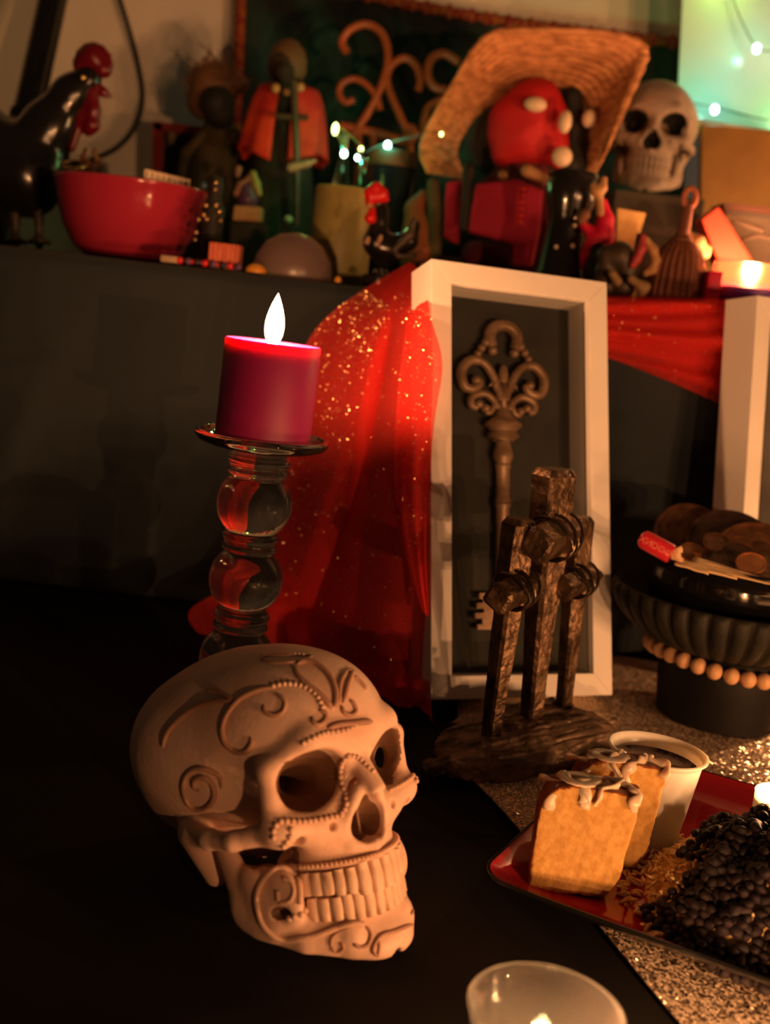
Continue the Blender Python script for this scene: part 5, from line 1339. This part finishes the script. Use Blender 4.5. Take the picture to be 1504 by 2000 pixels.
# jewelled ornament, little figure, block, beads, stones --------------------------------------------
p = thing('jewelled_ornament', 'dark ornament strung with gold beads right of the red bowl', 'ornament', sbase(415, 430, 1.165)); s = px2m(1.165)
zc = lambda y: zpx(415, y, 1.165)
MB().lathe([(0, 0), (24 * s, 0), (25 * s, 0.003), (16 * s, zc(500)), (20 * s, zc(450)), (22 * s, zc(410)), (13 * s, zc(385)), (16 * s, zc(365)), (12 * s, zc(345)), (0, zc(340))], 24).build('body', M_BLKM, p)
for x, y, r_ in ((421, 357, 4.5), (420, 370, 4), (402, 401, 5), (422, 401, 5), (428, 414, 5), (388, 429, 4.5), (398, 420, 5), (404, 428, 5), (430, 431, 4), (383, 454, 5), (381, 468, 4), (396, 362, 4)):
    MB().ball(at(x, y, 1.165 - 0.014) - p.location, r_ * s, 10, 7).build('gold_bead', M_GOLDB, p)
MB().ball(at(398, 362, 1.15) - p.location, 7 * s, 10, 7).build('blue_stone', mat('blue_stone', (0.03, 0.08, 0.12), 0.2), p)
p = thing('dark_box', 'tall dark box under the little hooded figurine', 'box', sbase(482, 480, 1.36))
bprism('body', [(446, 434), (520, 438), (514, 640), (440, 640)], 1.36, 0.05, mat('dark_card', (0.03, 0.022, 0.016), 0.7), p, 0.0015)
p = thing('hooded_figurine', 'tiny purple figurine with a yellow hood on a wooden block', 'figurine', at(482, 433, 1.372))
bprism('block', [(457, 401), (510, 404), (508, 433), (454, 430)], 1.362, 0.028, M_TAN, p, 0.0015)
blob('body', [[(484, 388, 20), (482, 370, 16)]], 1.376, M_PURP, p, h=0.002)
blob('hood', [[(494, 340, 7), (500, 360, 8), (506, 378, 6)]], 1.372, mat('yellow_hood', (0.30, 0.30, 0.08), 0.5), p, h=0.0014)
blob('arm', [[(490, 346, 6), (470, 362, 7), (462, 378, 7)], [(466, 330, 7), (464, 342, 5)]], 1.372, mat('pink_arm', (0.32, 0.14, 0.09), 0.6), p, h=0.0014)
p = thing('slatted_block', 'coral red slatted cube on the edge of the ledge', 'block', sbase(441, 500, 1.115)); s = px2m(1.115); hb = zpx(441, 473, 1.115) - 0.008
M_COR = mat('coral_wood', (0.55, 0.13, 0.06), 0.6, col2=(0.42, 0.08, 0.04), nscale=60, stretch=(6, 6, 1))
for i in range(7): MB().box((( -3 + i) * 8.1 * s, 0, 0.006 + hb / 2), (7.8 * s, 50 * s, hb * (1 + 0.02 * (i % 2))), bevel=0.0006).build('slat', M_COR, p)
MB().box((0, 0, 0.0035), (50 * s, 46 * s, 0.007)).build('foot', M_DKBR, p)
p = thing('red_bead_bracelet', 'bracelet of red and black beads along the ledge edge', 'bracelet', at(400, 515, 1.094))
p.location.z = ZS
for i in range(15):
    q = at(352 + i * 8.3, 500, 1.092); q.z = ZS + 0.0032; r_ = 0.0034 if i % 2 == 0 else 0.0020
    MB().ball(q - p.location, r_, 10, 7).build('bead', M_RED if i % 3 == 0 else (M_BLK if i % 3 == 1 else M_PURP), p)
p = thing('pale_bar_bead', 'pale flat bead lying below the red bowl', 'bead', at(331, 512, 1.093)); p.location.z = ZS + 0.0032
MB().box((0, 0, 0), (0.0165, 0.006, 0.0062), bevel=0.0012).build('body', mat('bone_bead', (0.36, 0.25, 0.15), 0.5), p)
def stone(label, px, py, Y, rx, rz, m, name='amber_stone', cat='stone'):
    q = at(px, py, Y); s = px2m(Y); o = thing(name, label, cat, (q.x, Y, ZS))
    MB().lathe([(0, 0), (rx * s * .96, 0), (rx * s, rz * s * .12), (rx * s * .93, rz * s * .42), (rx * s * .7, rz * s * .75), (rx * s * .4, rz * s * .94), (0, rz * s)], 32, sy=0.8).build('body', m, o); return o
stone('half round amber stone on the edge of the ledge', 500, 528, 1.104, 20, 17, M_AMBER)
stone('tiny amber stone in front of the olive candle', 661, 540, 1.104, 7, 11, M_AMBER)
M_FROST = mat('rose_frosted_glass', (0.55, 0.40, 0.36), 0.3, trans=0.75, sss=0.3, ssscale=0.01)
stone('large frosted rose glass dome on the ledge', 573, 510, 1.160, 76, 84, M_FROST, 'glass_dome', 'dome')

# olive candle, bottles, jar -----------------------------------------------------------------------------
p = thing('olive_pillar_candle', 'thick olive green pillar candle behind the small rooster', 'candle', sbase(668, 450, 1.26)); s = px2m(1.26); hc = zpx(668, 368, 1.26)
M_OLW = mat('olive_wax', (0.36, 0.30, 0.09), 0.5, sss=0.5, ssr=(1, .8, .3), ssscale=0.006, col2=(0.28, 0.24, 0.075), nscale=10)
MB().lathe([(0, 0), (54 * s, 0), (56 * s, 0.002), (56 * s, hc - 0.002), (54 * s, hc), (50 * s, hc - 0.003), (0, hc - 0.006)], 48).build('wax', M_OLW, p)
MB().tube([(0, 0, hc - .008), (0.001, 0, hc + .006)], 0.0008, 6).build('wick', M_WICK, p)
M_GBOT = glassmat('pale_green_glass', (0.75, 0.95, 0.75), 0.15, 1.4)
for px_, top, lb in ((668, 262, 'slim pale green bottle lit by a string light'), (707, 308, 'slim blue green bottle lit by a string light')):
    p = thing('slim_bottle', lb, 'bottle', sbase(px_, 340, 1.36)); s = px2m(1.36); hb = zpx(px_, top, 1.36)
    MB().lathe([(0, 0), (15 * s, 0), (16 * s, .002), (16 * s, hb * .68), (9 * s, hb * .82), (6 * s, hb * .86), (6 * s, hb * .97), (8 * s, hb * .98), (8 * s, hb), (0, hb)], 24).build('glass', M_GBOT, p)
p = thing('lidded_jar', 'dark jar with a brown lid behind the small rooster', 'jar', sbase(757, 400, 1.44)); s = px2m(1.44); hj = zpx(757, 296, 1.44)
MB().lathe([(0, 0), (44 * s, 0), (48 * s, .003), (48 * s, hj * .86), (44 * s, hj * .89), (0, hj * .89)], 36).build('body', mat('blue_black_glass', (0.012, 0.014, 0.018), 0.2), p)
MB().lathe([(0, hj * .89), (46 * s, hj * .89), (47 * s, hj * .90), (47 * s, hj * .985), (45 * s, hj), (0, hj)], 36).build('lid', mat('brown_lid', (0.17, 0.09, 0.05), 0.5), p)

# small black rooster -------------------------------------------------------------------------------------
rY = 1.15; p = thing('small_rooster_figurine', 'small black rooster with bright red comb and wattle on the ledge', 'figurine', sbase(750, 480, rY)); s = px2m(rY)
blob('body', [[(738, 476, 27), (765, 485, 24), (798, 470, 16), (812, 440, 9)], [(735, 468, 22), (742, 430, 15), (746, 410, 13)], [(748, 490, 20), (752, 515, 12)]], rY, M_BLK, p, k=0.006, h=0.0016)
blob('comb', [[(722, 398, 8), (722, 376, 9), (735, 366, 9), (748, 378, 9), (755, 390, 5)], [(730, 385, 12), (742, 386, 10)]], rY - 0.002, M_RED, p, k=0.004, h=0.0011)
blob('wattle', [[(727, 412, 7), (724, 425, 12)]], rY - 0.010, M_RED, p, h=0.0011)
blob('beak', [[(722, 402, 6), (714, 405, 2)]], rY - 0.006, M_TAN, p, h=0.0009)
for x, y, r_ in ((717, 472, 6), (742, 468, 5), (738, 478, 4)): blob('flower_spot', [[(x, y, r_), (x + 2, y - 6, r_ * .8)]], rY - 0.030, mat('pale_spot', (0.35, 0.21, 0.14), 0.5), p, h=0.0009)
blob('tail_feather', [[(770, 488, 7), (800, 460, 8), (808, 430, 5)], [(778, 500, 6), (808, 500, 5)]], rY - 0.02, M_DKBR, p, h=0.0012)
MB().lathe([(0, 0), (34 * s, 0), (35 * s, .001), (32 * s, 0.012), (0, 0.008)], 28).build('base', M_BLK, p)
mk = MB(); zb = ZS - p.location.z
for a_, b_ in (((728, 532), (734, 526)), ((734, 526), (738, 534)), ((742, 526), (748, 527)), ((748, 527), (744, 535)), ((744, 535), (752, 536)), ((754, 527), (758, 536))):
    mk.tube([at(a_[0], a_[1], rY - 35 * s - .001) - p.location, at(b_[0], b_[1], rY - 35 * s - .001) - p.location], 0.0004, 5)
mk.build('base_marking', mat('grey_marking', (0.20, 0.19, 0.15), 0.6), p)

# orange wire scroll ------------------------------------------------------------------------------------------
M_OWIRE = mat('orange_lacquered_wire', (0.56, 0.12, 0.035), 0.4)
wY = 1.56; p = thing('orange_wire_scroll', 'orange curled wire ornament standing before the tapestry', 'ornament', sbase(750, 280, wY))
for pts, r_ in (([(688, 266), (722, 214), (746, 165), (758, 112), (746, 66), (716, 48), (684, 58), (668, 82), (678, 104)], 7),
                ([(800, 270), (776, 214), (759, 172), (756, 146), (768, 124), (792, 114), (813, 130), (821, 158), (816, 178)], 7),
                ([(742, 215), (736, 190), (714, 164), (690, 154), (668, 164), (663, 184), (674, 199), (692, 195)], 6),
                ([(896, 122), (866, 105), (842, 116), (835, 146), (848, 170), (872, 176)], 7.5), ([(866, 192), (836, 210), (827, 240), (828, 270)], 6.5),
                ([(664, 246), (700, 252), (745, 262), (790, 276), (806, 268), (806, 252), (794, 250)], 8),
                ([(700, 255), (702, 300), (702, 640)], 6.5), ([(728, 262), (728, 300), (727, 640)], 6), ([(800, 275), (802, 320), (800, 640)], 6.5)):
    pts2 = [(x, y) for x, y in pts]
    if pts[-1][1] == 640:
        q0, q1 = at(*pts[0], wY) - p.location, at(*pts[1], wY) - p.location
        MB().tube([q0, q1, Vector((q1.x, q1.y, 0.001))], r_ * px2m(wY), 8).build('foot', M_OWIRE, p)
    else: btube('curl', pts2, wY, r_, M_OWIRE, p)
blob('knot', [[(798, 268, 14), (806, 262, 12)]], wY - 0.005, M_OWIRE, p, h=0.002)

# straw hat figure -----------------------------------------------------------------------------------------------
hY = 1.40; p = thing('crimson_figure', 'figure in crimson clothes and a red dotted headscarf under the straw hat', 'figurine', sbase(1020, 400, hY)); s = px2m(hY)
OUT = [(838, 338), (822, 292), (848, 226), (888, 160), (924, 102), (966, 66), (1050, 60), (1150, 62), (1222, 76), (1256, 98), (1250, 132), (1226, 190), (1202, 250), (1182, 300), (1162, 340)]
INN = [(906, 350), (890, 296), (914, 244), (948, 208), (988, 184), (1036, 168), (1082, 164), (1114, 172), (1134, 192), (1145, 226), (1149, 262), (1149, 290), (1147, 312), (1146, 328), (1144, 345)]
M_STRAW = mat('woven_straw', (0.68, 0.32, 0.13), 0.7, col2=(0.42, 0.17, 0.06), nscale=55, bump=0.8, bscale=110, stretch=(1, 1, 3))
hat = thing('straw_hat', 'wide woven straw hat tilted back behind the red headscarf', 'hat', p.location)
rows = 11; ca_, cb2 = cr([(x, y, 0) for x, y in OUT], 6), cr([(x, y, 0) for x, y in INN], 6)
for j in range(rows):
    t_ = j / (rows - 1); pts = []; rr = []
    for i, (a, b_) in enumerate(zip(ca_, cb2)):
        q = a.lerp(b_, t_); Y = hY - 0.055 + 0.075 * t_ + 0.006 * math.sin(i * 0.23 + 1)
        pts.append(at(q.x, q.y, Y) - p.location); rr.append((a - b_).length / (rows - 1) * 0.56 * s * (1 + 0.16 * math.sin(i * 1.9 + j * 1.4)))
    MB().tube(pts, rr, 8).build('straw_braid', M_STRAW, hat)
cr_o = at(1035, 265, hY + 0.05) - p.location
MB().ball(cr_o, (126 * s, 0.05, 105 * s), 28, 16).build('hat_crown', mat('dark_straw', (0.045, 0.028, 0.012), 0.9), hat)
blob('headscarf', [[(996, 240, 40), (1048, 214, 46), (1074, 232, 34)], [(1074, 240, 32), (1080, 290, 22), (1090, 330, 10)], [(980, 270, 26), (985, 300, 20), (1030, 305, 24)], [(1030, 260, 52), (1050, 285, 36)]], hY - 0.01, mat('red_scarf', (0.46, 0.008, 0.012), 0.7, bump=0.5, bscale=45), p, k=0.012, h=0.0028, noise=0.006)
for x, y, rx, rz in ((1046, 204, 20, 13), (1104, 238, 12, 20), (1098, 306, 18, 18), (1150, 232, 13, 16)):
    MB().ball(at(x, y, hY - 0.055 if x < 1140 else hY - 0.02) - p.location, (rx * s, 0.008, rz * s), 14, 9).build('cream_dot', M_CREAM, p)
blob('hair', [[(1118, 190, 18), (1124, 250, 20), (1116, 320, 24)]], hY + 0.005, M_BLKM, p, h=0.003)
blob('jacket', [[(1030, 345, 42), (1035, 400, 52), (1030, 480, 58), (1025, 560, 60)], [(1000, 350, 34), (950, 390, 30)]], hY, M_MAROON, p, k=0.012, h=0.0035)
bprism('crimson_panel', [(930, 358), (1012, 350), (1062, 372), (1056, 450), (1040, 520), (1000, 520), (1000, 478), (915, 452), (922, 400)], hY - 0.09, 0.03, M_CRIM, p, 0.003)
bprism('crimson_sleeve', [(872, 355), (908, 350), (902, 420), (896, 478), (866, 462), (868, 400)], hY - 0.07, 0.03, M_CRIM, p, 0.003)
blob('sleeve_cuff', [[(915, 330, 12), (912, 390, 10), (908, 445, 10)]], hY - 0.08, M_BLKM, p, h=0.003)
for i in range(6): MB().ball(at(1019 - i * 1.2, 368 + i * 13, hY - 0.098) - p.location, (7 * s, 5 * s, 4.5 * s), 10, 7).build('red_button', M_RED, p)
blob('hand', [[(1030, 334, 12), (1048, 342, 10)], [(1062, 348, 10), (1076, 362, 8)], [(982, 342, 9)]], hY - 0.07, M_TAN, p, h=0.002)
blob('lap', [[(930, 500, 30), (1000, 520, 36), (1060, 540, 36)]], hY - 0.03, M_MAROON, p, k=0.01, h=0.004)
p = thing('rust_cloth_bag', 'rust brown cloth bag left of the straw hat figure', 'bag', sbase(825, 430, 1.36))
blob('bag', [[(812, 410, 20), (820, 450, 30), (822, 500, 36), (822, 560, 38)], [(828, 385, 14), (812, 410, 18)]], 1.36, mat('rust_cloth', (0.24, 0.065, 0.022), 0.8, bump=0.4, bscale=60), p, k=0.008, h=0.003)
blob('tie', [[(846, 360, 12), (850, 420, 14), (848, 500, 14)]], 1.345, M_OLIVE, p, h=0.003)
p = thing('black_book', 'flat black book lying on the ledge behind the key frame', 'book', sbase(930, 520, 1.20))
MB().box((0, 0, 0.011), (0.15, 0.10, 0.020), bevel=0.0015).build('cover', M_BLKM, p)
MB().box((0.002, -0.001, 0.011), (0.147, 0.0985, 0.014)).build('pages', mat('dark_pages', (0.10, 0.075, 0.05), 0.8), p, smooth=False)
for x, y in ((832, 484), (864, 475)):
    q = at(x, y, 1.155); o = thing('pale_bead', ('left' if x < 850 else 'right') + ' of two pale round beads on the black book', 'bead', (q.x, 1.158, ZS + 0.0222))
    MB().ball((0, 0, 0.0034), 0.0034, 12, 8).build('body', M_CREAM, o)

# black glossy figurine ----------------------------------------------------------------------------------------------
gY = 1.20; p = thing('black_chess_figure', 'glossy black turned figure between straw hat and crimson doll', 'figurine', sbase(1108, 430, gY)); s = px2m(gY); zc = lambda y: zpx(1108, y, gY)
MB().lathe([(0, 0), (58 * s, 0), (60 * s, 0.003), (56 * s, zc(560)), (46 * s, zc(530)), (40 * s, zc(480)), (36 * s, zc(440)), (38 * s, zc(420)), (46 * s, zc(395)), (48 * s, zc(368)), (44 * s, zc(350)), (48 * s, zc(344)), (46 * s, zc(336)), (20 * s, zc(332)), (0, zc(331))], 40).build('body', M_BLK, p)
for x, y in ((1122, 440), (1144, 440), (1086, 482), (1118, 480), (1138, 480), (1140, 455)): MB().ball(at(x, y, gY - 0.026) - p.location, 4.2 * s, 10, 7).build('pale_stud', M_CREAM, p)
# crimson doll
dY = 1.17; p = thing('crimson_doll', 'small doll in a bright crimson dress raising a tan hand', 'doll', sbase(1162, 450, dY))
blob('dress', [[(1178, 395, 8), (1182, 430, 15), (1178, 460, 20), (1160, 475, 16)], [(1160, 470, 18), (1146, 500, 12), (1140, 522, 7)], [(1140, 440, 9), (1150, 450, 10)]], dY, mat('hot_crimson', (0.60, 0.004, 0.045), 0.6), p, k=0.005, h=0.0016)
blob('raised_arm', [[(1180, 350, 6), (1176, 368, 8), (1164, 374, 9), (1158, 362, 5)], [(1170, 385, 8), (1172, 415, 8)]], dY - 0.008, M_TAN, p, h=0.0014)
blob('skirt', [[(1165, 480, 20), (1165, 530, 26), (1168, 575, 28)]], dY, M_DKBR, p, h=0.003)
blob('hand', [[(1142, 420, 11), (1136, 430, 9)]], dY - 0.008, mat('brown_hand', (0.26, 0.10, 0.05), 0.6), p, h=0.0016)
p = thing('cream_card', 'cream paper card propped up below the pale skull', 'card', sbase(1230, 440, 1.25))
bprism('sheet', [(1206, 406), (1262, 416), (1248, 462), (1240, 600), (1200, 600)], 1.25, 0.004, mat('cream_card_stock', (0.68, 0.40, 0.14), 0.7), p)

# pale skull on a box --------------------------------------------------------------------------------------------------
kY = 1.44; kp = at(1277, 262, kY); kS = 0.00700
sf = skull_field(0.30); me2 = sf.mesh('cranium', kS)
p = thing('pale_skull', 'plain pale skull at the back beside the straw hat', 'skull', (kp.x, kY, kp.z + 0.006), rot=(math.radians(2), 0, math.radians(168)))
M_BONE2 = mat('pale_bone', (0.36, 0.29, 0.23), 0.6, col2=(0.28, 0.22, 0.17), nscale=30)
obj('cranium', me2, M_BONE2, p); me2.materials.append(M_BLKM)      # sockets and nose black: their deep shade put into the colour
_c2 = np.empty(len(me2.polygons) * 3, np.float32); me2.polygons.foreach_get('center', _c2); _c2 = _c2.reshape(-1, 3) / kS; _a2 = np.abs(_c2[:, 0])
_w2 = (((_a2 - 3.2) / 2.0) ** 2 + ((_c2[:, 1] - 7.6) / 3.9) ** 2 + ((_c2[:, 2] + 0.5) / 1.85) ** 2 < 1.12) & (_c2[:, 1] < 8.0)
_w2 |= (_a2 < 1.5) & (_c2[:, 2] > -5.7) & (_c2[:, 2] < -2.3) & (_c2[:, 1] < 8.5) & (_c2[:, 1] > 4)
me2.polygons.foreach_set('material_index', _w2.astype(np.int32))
tm_ = tooth_mesh(0.9, 1.7, 0.95, 'tooth'); tm_.transform(Matrix.Scale(kS / SK_S, 4))
for top in (True, False):
    for t_ in (0.085, 0.25, 0.40, 0.535, 0.66, 0.78):
        for sgn in (-1, 1):
            q = arch(sgn * t_, -7.15 if top else -8.78, top); o = obj('tooth', tm_, M_BONE2, p); o.location = q * kS; o.rotation_euler = (0, 0, -sgn * t_ * 1.25)
jb = (kp.z + 0.006) - 12.0 * kS
q = thing('grey_box', 'plain grey brown box under the pale skull', 'box', (kp.x, kY + 0.0, ZS))
MB().box((0.004, 0.0, (jb - ZS) / 2), (0.105, 0.15, jb - ZS - 0.001), bevel=0.002).build('body', mat('grey_card', (0.10, 0.078, 0.055), 0.7), q)
MB().box((0.004, 0.0, (jb - ZS) * 0.72), (0.108, 0.153, 0.012), bevel=0.002).build('lid_edge', mat('grey_card_edge', (0.15, 0.11, 0.08), 0.7), q)

# whisk, dark figurine, red box, tray, candle -----------------------------------------------------------------------------
wY2 = 1.135; p = thing('brown_whisk_broom', 'small brown bell shaped whisk broom with a looped handle', 'broom', sbase(1328, 500, wY2)); s = px2m(wY2); zc = lambda y: zpx(1328, y, wY2)
M_BRIS = mat('brown_bristle', (0.20, 0.065, 0.030), 0.65, col2=(0.12, 0.035, 0.018), nscale=50, stretch=(5, 5, .4), bump=0.6, bscale=120)
nb2 = 22
for i in range(nb2):
    a = 2 * PI * i / nb2; cs_, sn = math.cos(a), math.sin(a)
    pts = [Vector((rr * s * cs_, rr * s * sn * .75, z)) for rr, z in ((50, 0.002), (47, zc(560)), (45, zc(530)), (40, zc(505)), (26, zc(482)), (13, zc(466)), (8, zc(450)))]
    MB().tube(cr(pts, 3), [7.4 * s] * 7 + [6.5 * s] * 6 + [5 * s] * 3 + [4 * s] * 3, 7).build('bristle_bundle', M_BRIS, p)
MB().lathe([(0, 0.004), (44 * s, 0.004), (40 * s, zc(520)), (20 * s, zc(480)), (10 * s, zc(455)), (0, zc(450))], 20, sy=.75).build('core', M_BRIS, p)
MB().tube([(0, 0, zc(470)), (0.0005, 0, zc(440)), (0.001, 0, zc(405)), (0.001, 0, zc(398))], [12 * s, 11 * s, 9.5 * s, 9 * s], 12).build('handle', M_BRIS, p)
MB().tube([(0.001 + 11 * s * math.cos(a), 0, zc(384) + 17 * s * math.sin(a)) for a in [i * PI / 10 for i in range(20)]], 5.5 * s, 8, closed=True).build('loop', mat('red_brown_cord', (0.34, 0.10, 0.04), 0.6), p)
MB().tube([(17 * s * math.cos(a), 13 * s * math.sin(a), zc(470)) for a in [i * PI / 10 for i in range(20)]], 4 * s, 6, closed=True).build('binding', M_TAN, p)
p = thing('golden_charm', 'small golden charm hanging right of the whisk broom', 'charm', sbase(1362, 480, 1.165))
blob('charm', [[(1345, 462, 10), (1362, 474, 14), (1372, 490, 11)], [(1384, 485, 6), (1380, 498, 7)], [(1366, 500, 8), (1368, 600, 8)]], 1.165, M_TAN, p, k=0.004, h=0.0014)
dY2 = 1.125; p = thing('crouching_figurine', 'little dark figurine with a curled tan arm left of the whisk', 'figurine', sbase(1225, 540, dY2))
blob('body', [[(1185, 500, 20), (1210, 500, 24), (1228, 520, 20), (1215, 560, 24)], [(1180, 530, 18), (1175, 575, 18)]], dY2 + 0.012, M_DKBR, p, k=0.006, h=0.0016)
blob('curled_arm', [[(1262, 468, 7), (1276, 488, 8), (1281, 508, 8), (1275, 526, 8), (1262, 533, 7)]], dY2, M_TAN, p, h=0.0011)
blob('sash', [[(1256, 462, 6), (1254, 485, 8), (1244, 505, 8), (1236, 518, 7)]], dY2 - 0.003, mat('rose_sash', (0.42, 0.05, 0.06), 0.5), p, h=0.0011)
blob('purple_trim', [[(1248, 460, 5), (1243, 490, 5)]], dY2 + 0.004, M_PURP, p, h=0.0011)
for a_ in ([(1196, 535, 8), (1206, 550, 9)], [(1232, 545, 8), (1250, 558, 8), (1262, 560, 7), (1250, 582, 7)]): blob('leg', [a_], dY2 - 0.008, mat('olive_tan', (0.30, 0.19, 0.08), 0.6), p, h=0.0012)
p = thing('red_slab_box', 'orange red box leaning on the tray behind the lit purple candle', 'box', sbase(1420, 470, 1.19))
bprism('body', [(1370, 428), (1404, 402), (1470, 506), (1492, 585), (1440, 592), (1405, 520)], 1.19, 0.03, mat('orange_red_card', (0.52, 0.050, 0.022), 0.6), p, 0.002)
M_CLR = mat('clear_plastic', (0.8, 0.72, 0.65), 0.15, trans=0.85, ior=1.3)
p = thing('clear_plastic_tray', 'clear plastic tray with a reddish rim at the right edge', 'tray', sbase(1500, 440, 1.29))
bprism('rim', [(1412, 396), (1560, 412), (1560, 424), (1414, 408)], 1.27, 0.05, mat('reddish_rim', (0.24, 0.09, 0.06), 0.4), p)
bprism('wall', [(1416, 408), (1560, 424), (1560, 620), (1440, 620)], 1.275, 0.05, M_CLR, p, 0.002)
for q4 in ([(1432, 432), (1455, 440), (1490, 452)], [(1450, 470), (1480, 462), (1510, 470)]): btube('crumpled_film', q4, 1.268, 4, mat('pale_film', (0.45, 0.30, 0.22), 0.3), p)
# the purple candle
vY = 1.135; vb = sbase(1464, 550, vY); s = px2m(vY); ht = zpx(1464, 517, vY)
p = thing('purple_candle', 'purple and pink candle burning at the right end of the ledge', 'candle', vb)
MB().lathe([(0, 0), (68 * s, 0), (70 * s, 0.001), (70 * s, ht * .62), (0, ht * .62)], 40).build('purple_layer', mat('purple_wax', (0.20, 0.05, 0.34), 0.4, sss=0.4, ssr=(.6, .2, 1), ssscale=0.006), p)
MB().shell([(64 * s, ht * .60), (70 * s, ht * .60), (70 * s, ht - .001), (68.5 * s, ht), (67 * s, ht - .001), (66 * s, ht * .64)], 48).build('pink_glass', mat('pink_glass', (0.85, 0.42, 0.30), 0.25, trans=0.7, ior=1.3), p)
MB().tube([(0, 0, ht * .6), (0.0005, 0, ht * .6 + .006)], 0.0009, 6).build('wick', M_WICK, p)
flame(p, (0.0, 0, ht * .6 + 0.001), 0.027, 0.0085, 0.16)
p = thing('crimson_cube', 'small crimson block beside the purple candle', 'block', sbase(1390, 555, 1.115)); s = px2m(1.115)
MB().box((0, 0, zpx(1390, 530, 1.115) / 2), (26 * s, 0.02, zpx(1390, 530, 1.115)), bevel=0.0012).build('body', mat('crimson_wax', (0.62, 0.004, 0.05), 0.4), p)
# unseen candles added at the far right of the ledge to light the wall
for x, y, pw, lb in ((0.62, 1.22, 0.30, 'nearer'), (0.74, 1.40, 0.35, 'farther')):
    p = thing('added_ledge_candle', lb + ' of two unseen ivory candles added on the ledge to light the wall', 'candle', (x, y, ZS), group='added wall light candles')
    MB().lathe([(0, 0), (0.029, 0), (0.03, .001), (0.03, .109), (0.029, .11), (0.012, .106), (0, .106)], 36).build('wax', M_WAXI, p)
    MB().tube([(0, 0, .104), (0, 0, .114)], 0.0009, 6).build('wick', M_WICK, p)
    flame(p, (0, 0, .110), 0.034, 0.006, pw)

# string lights ------------------------------------------------------------------------------------------------------------------
def ledmat(n, c, e): return emat(n, c, e)
M_LG, M_LY, M_LC = emat('led_green', (0.55, 1.0, 0.65), 2.2), emat('led_yellow', (0.8, 0.9, 0.25), 0.8), emat('led_cyan', (0.5, 1.0, 0.9), 2.2)
p = thing('string_lights', 'string of tiny green lights running behind the figurines', 'string lights', at(1000, 300, 1.40))
BUL = [(672, 300, 1.33, 'g', 7, .010), (655, 252, 1.35, 'y', 7, .006), (705, 291, 1.34, 'y', 5, 0), (698, 308, 1.33, 'c', 5, 0), (757, 284, 1.42, 'c', 7, .008), (862, 262, 1.33, 'y', 4, 0),
       (1205, 225, 1.52, 'y', 6, .006), (1326, 205, 1.57, 'g', 8, .008), (1396, 214, 1.58, 'c', 8, .009), (1535, 235, 1.60, 'g', 6, .007), (1545, 110, 1.60, 'g', 6, .0), (1478, 95, 1.58, 'c', 8, .008), (1420, -30, 1.60, 'y', 6, .011)]
pts = []
for x, y, Y, c, r_, pw in BUL:
    q = at(x, y, Y) - p.location; s = px2m(Y); pts.append(q + Vector((0, 0.006, 0.004)))
    MB().ball(q, (r_ * s * .8, r_ * s * .8, r_ * s * (1.6 if c == 'y' and r_ > 6 else 1)), 10, 7).build('bulb', {'g': M_LG, 'y': M_LY, 'c': M_LC}[c], p)
    if pw: lamp('bulb_light', q + Vector((0, -0.012, 0.004)), pw, {'g': (0.22, 1.0, 0.22), 'y': (0.65, 1.0, 0.15), 'c': (0.06, 0.85, 0.60)}[c], 0.006, p)
MB().tube(cr(pts[:6], 6), 0.0009, 5).build('wire', M_OLIVE, p); MB().tube(cr(pts[6:], 6), 0.0009, 5).build('wire', M_OLIVE, p)
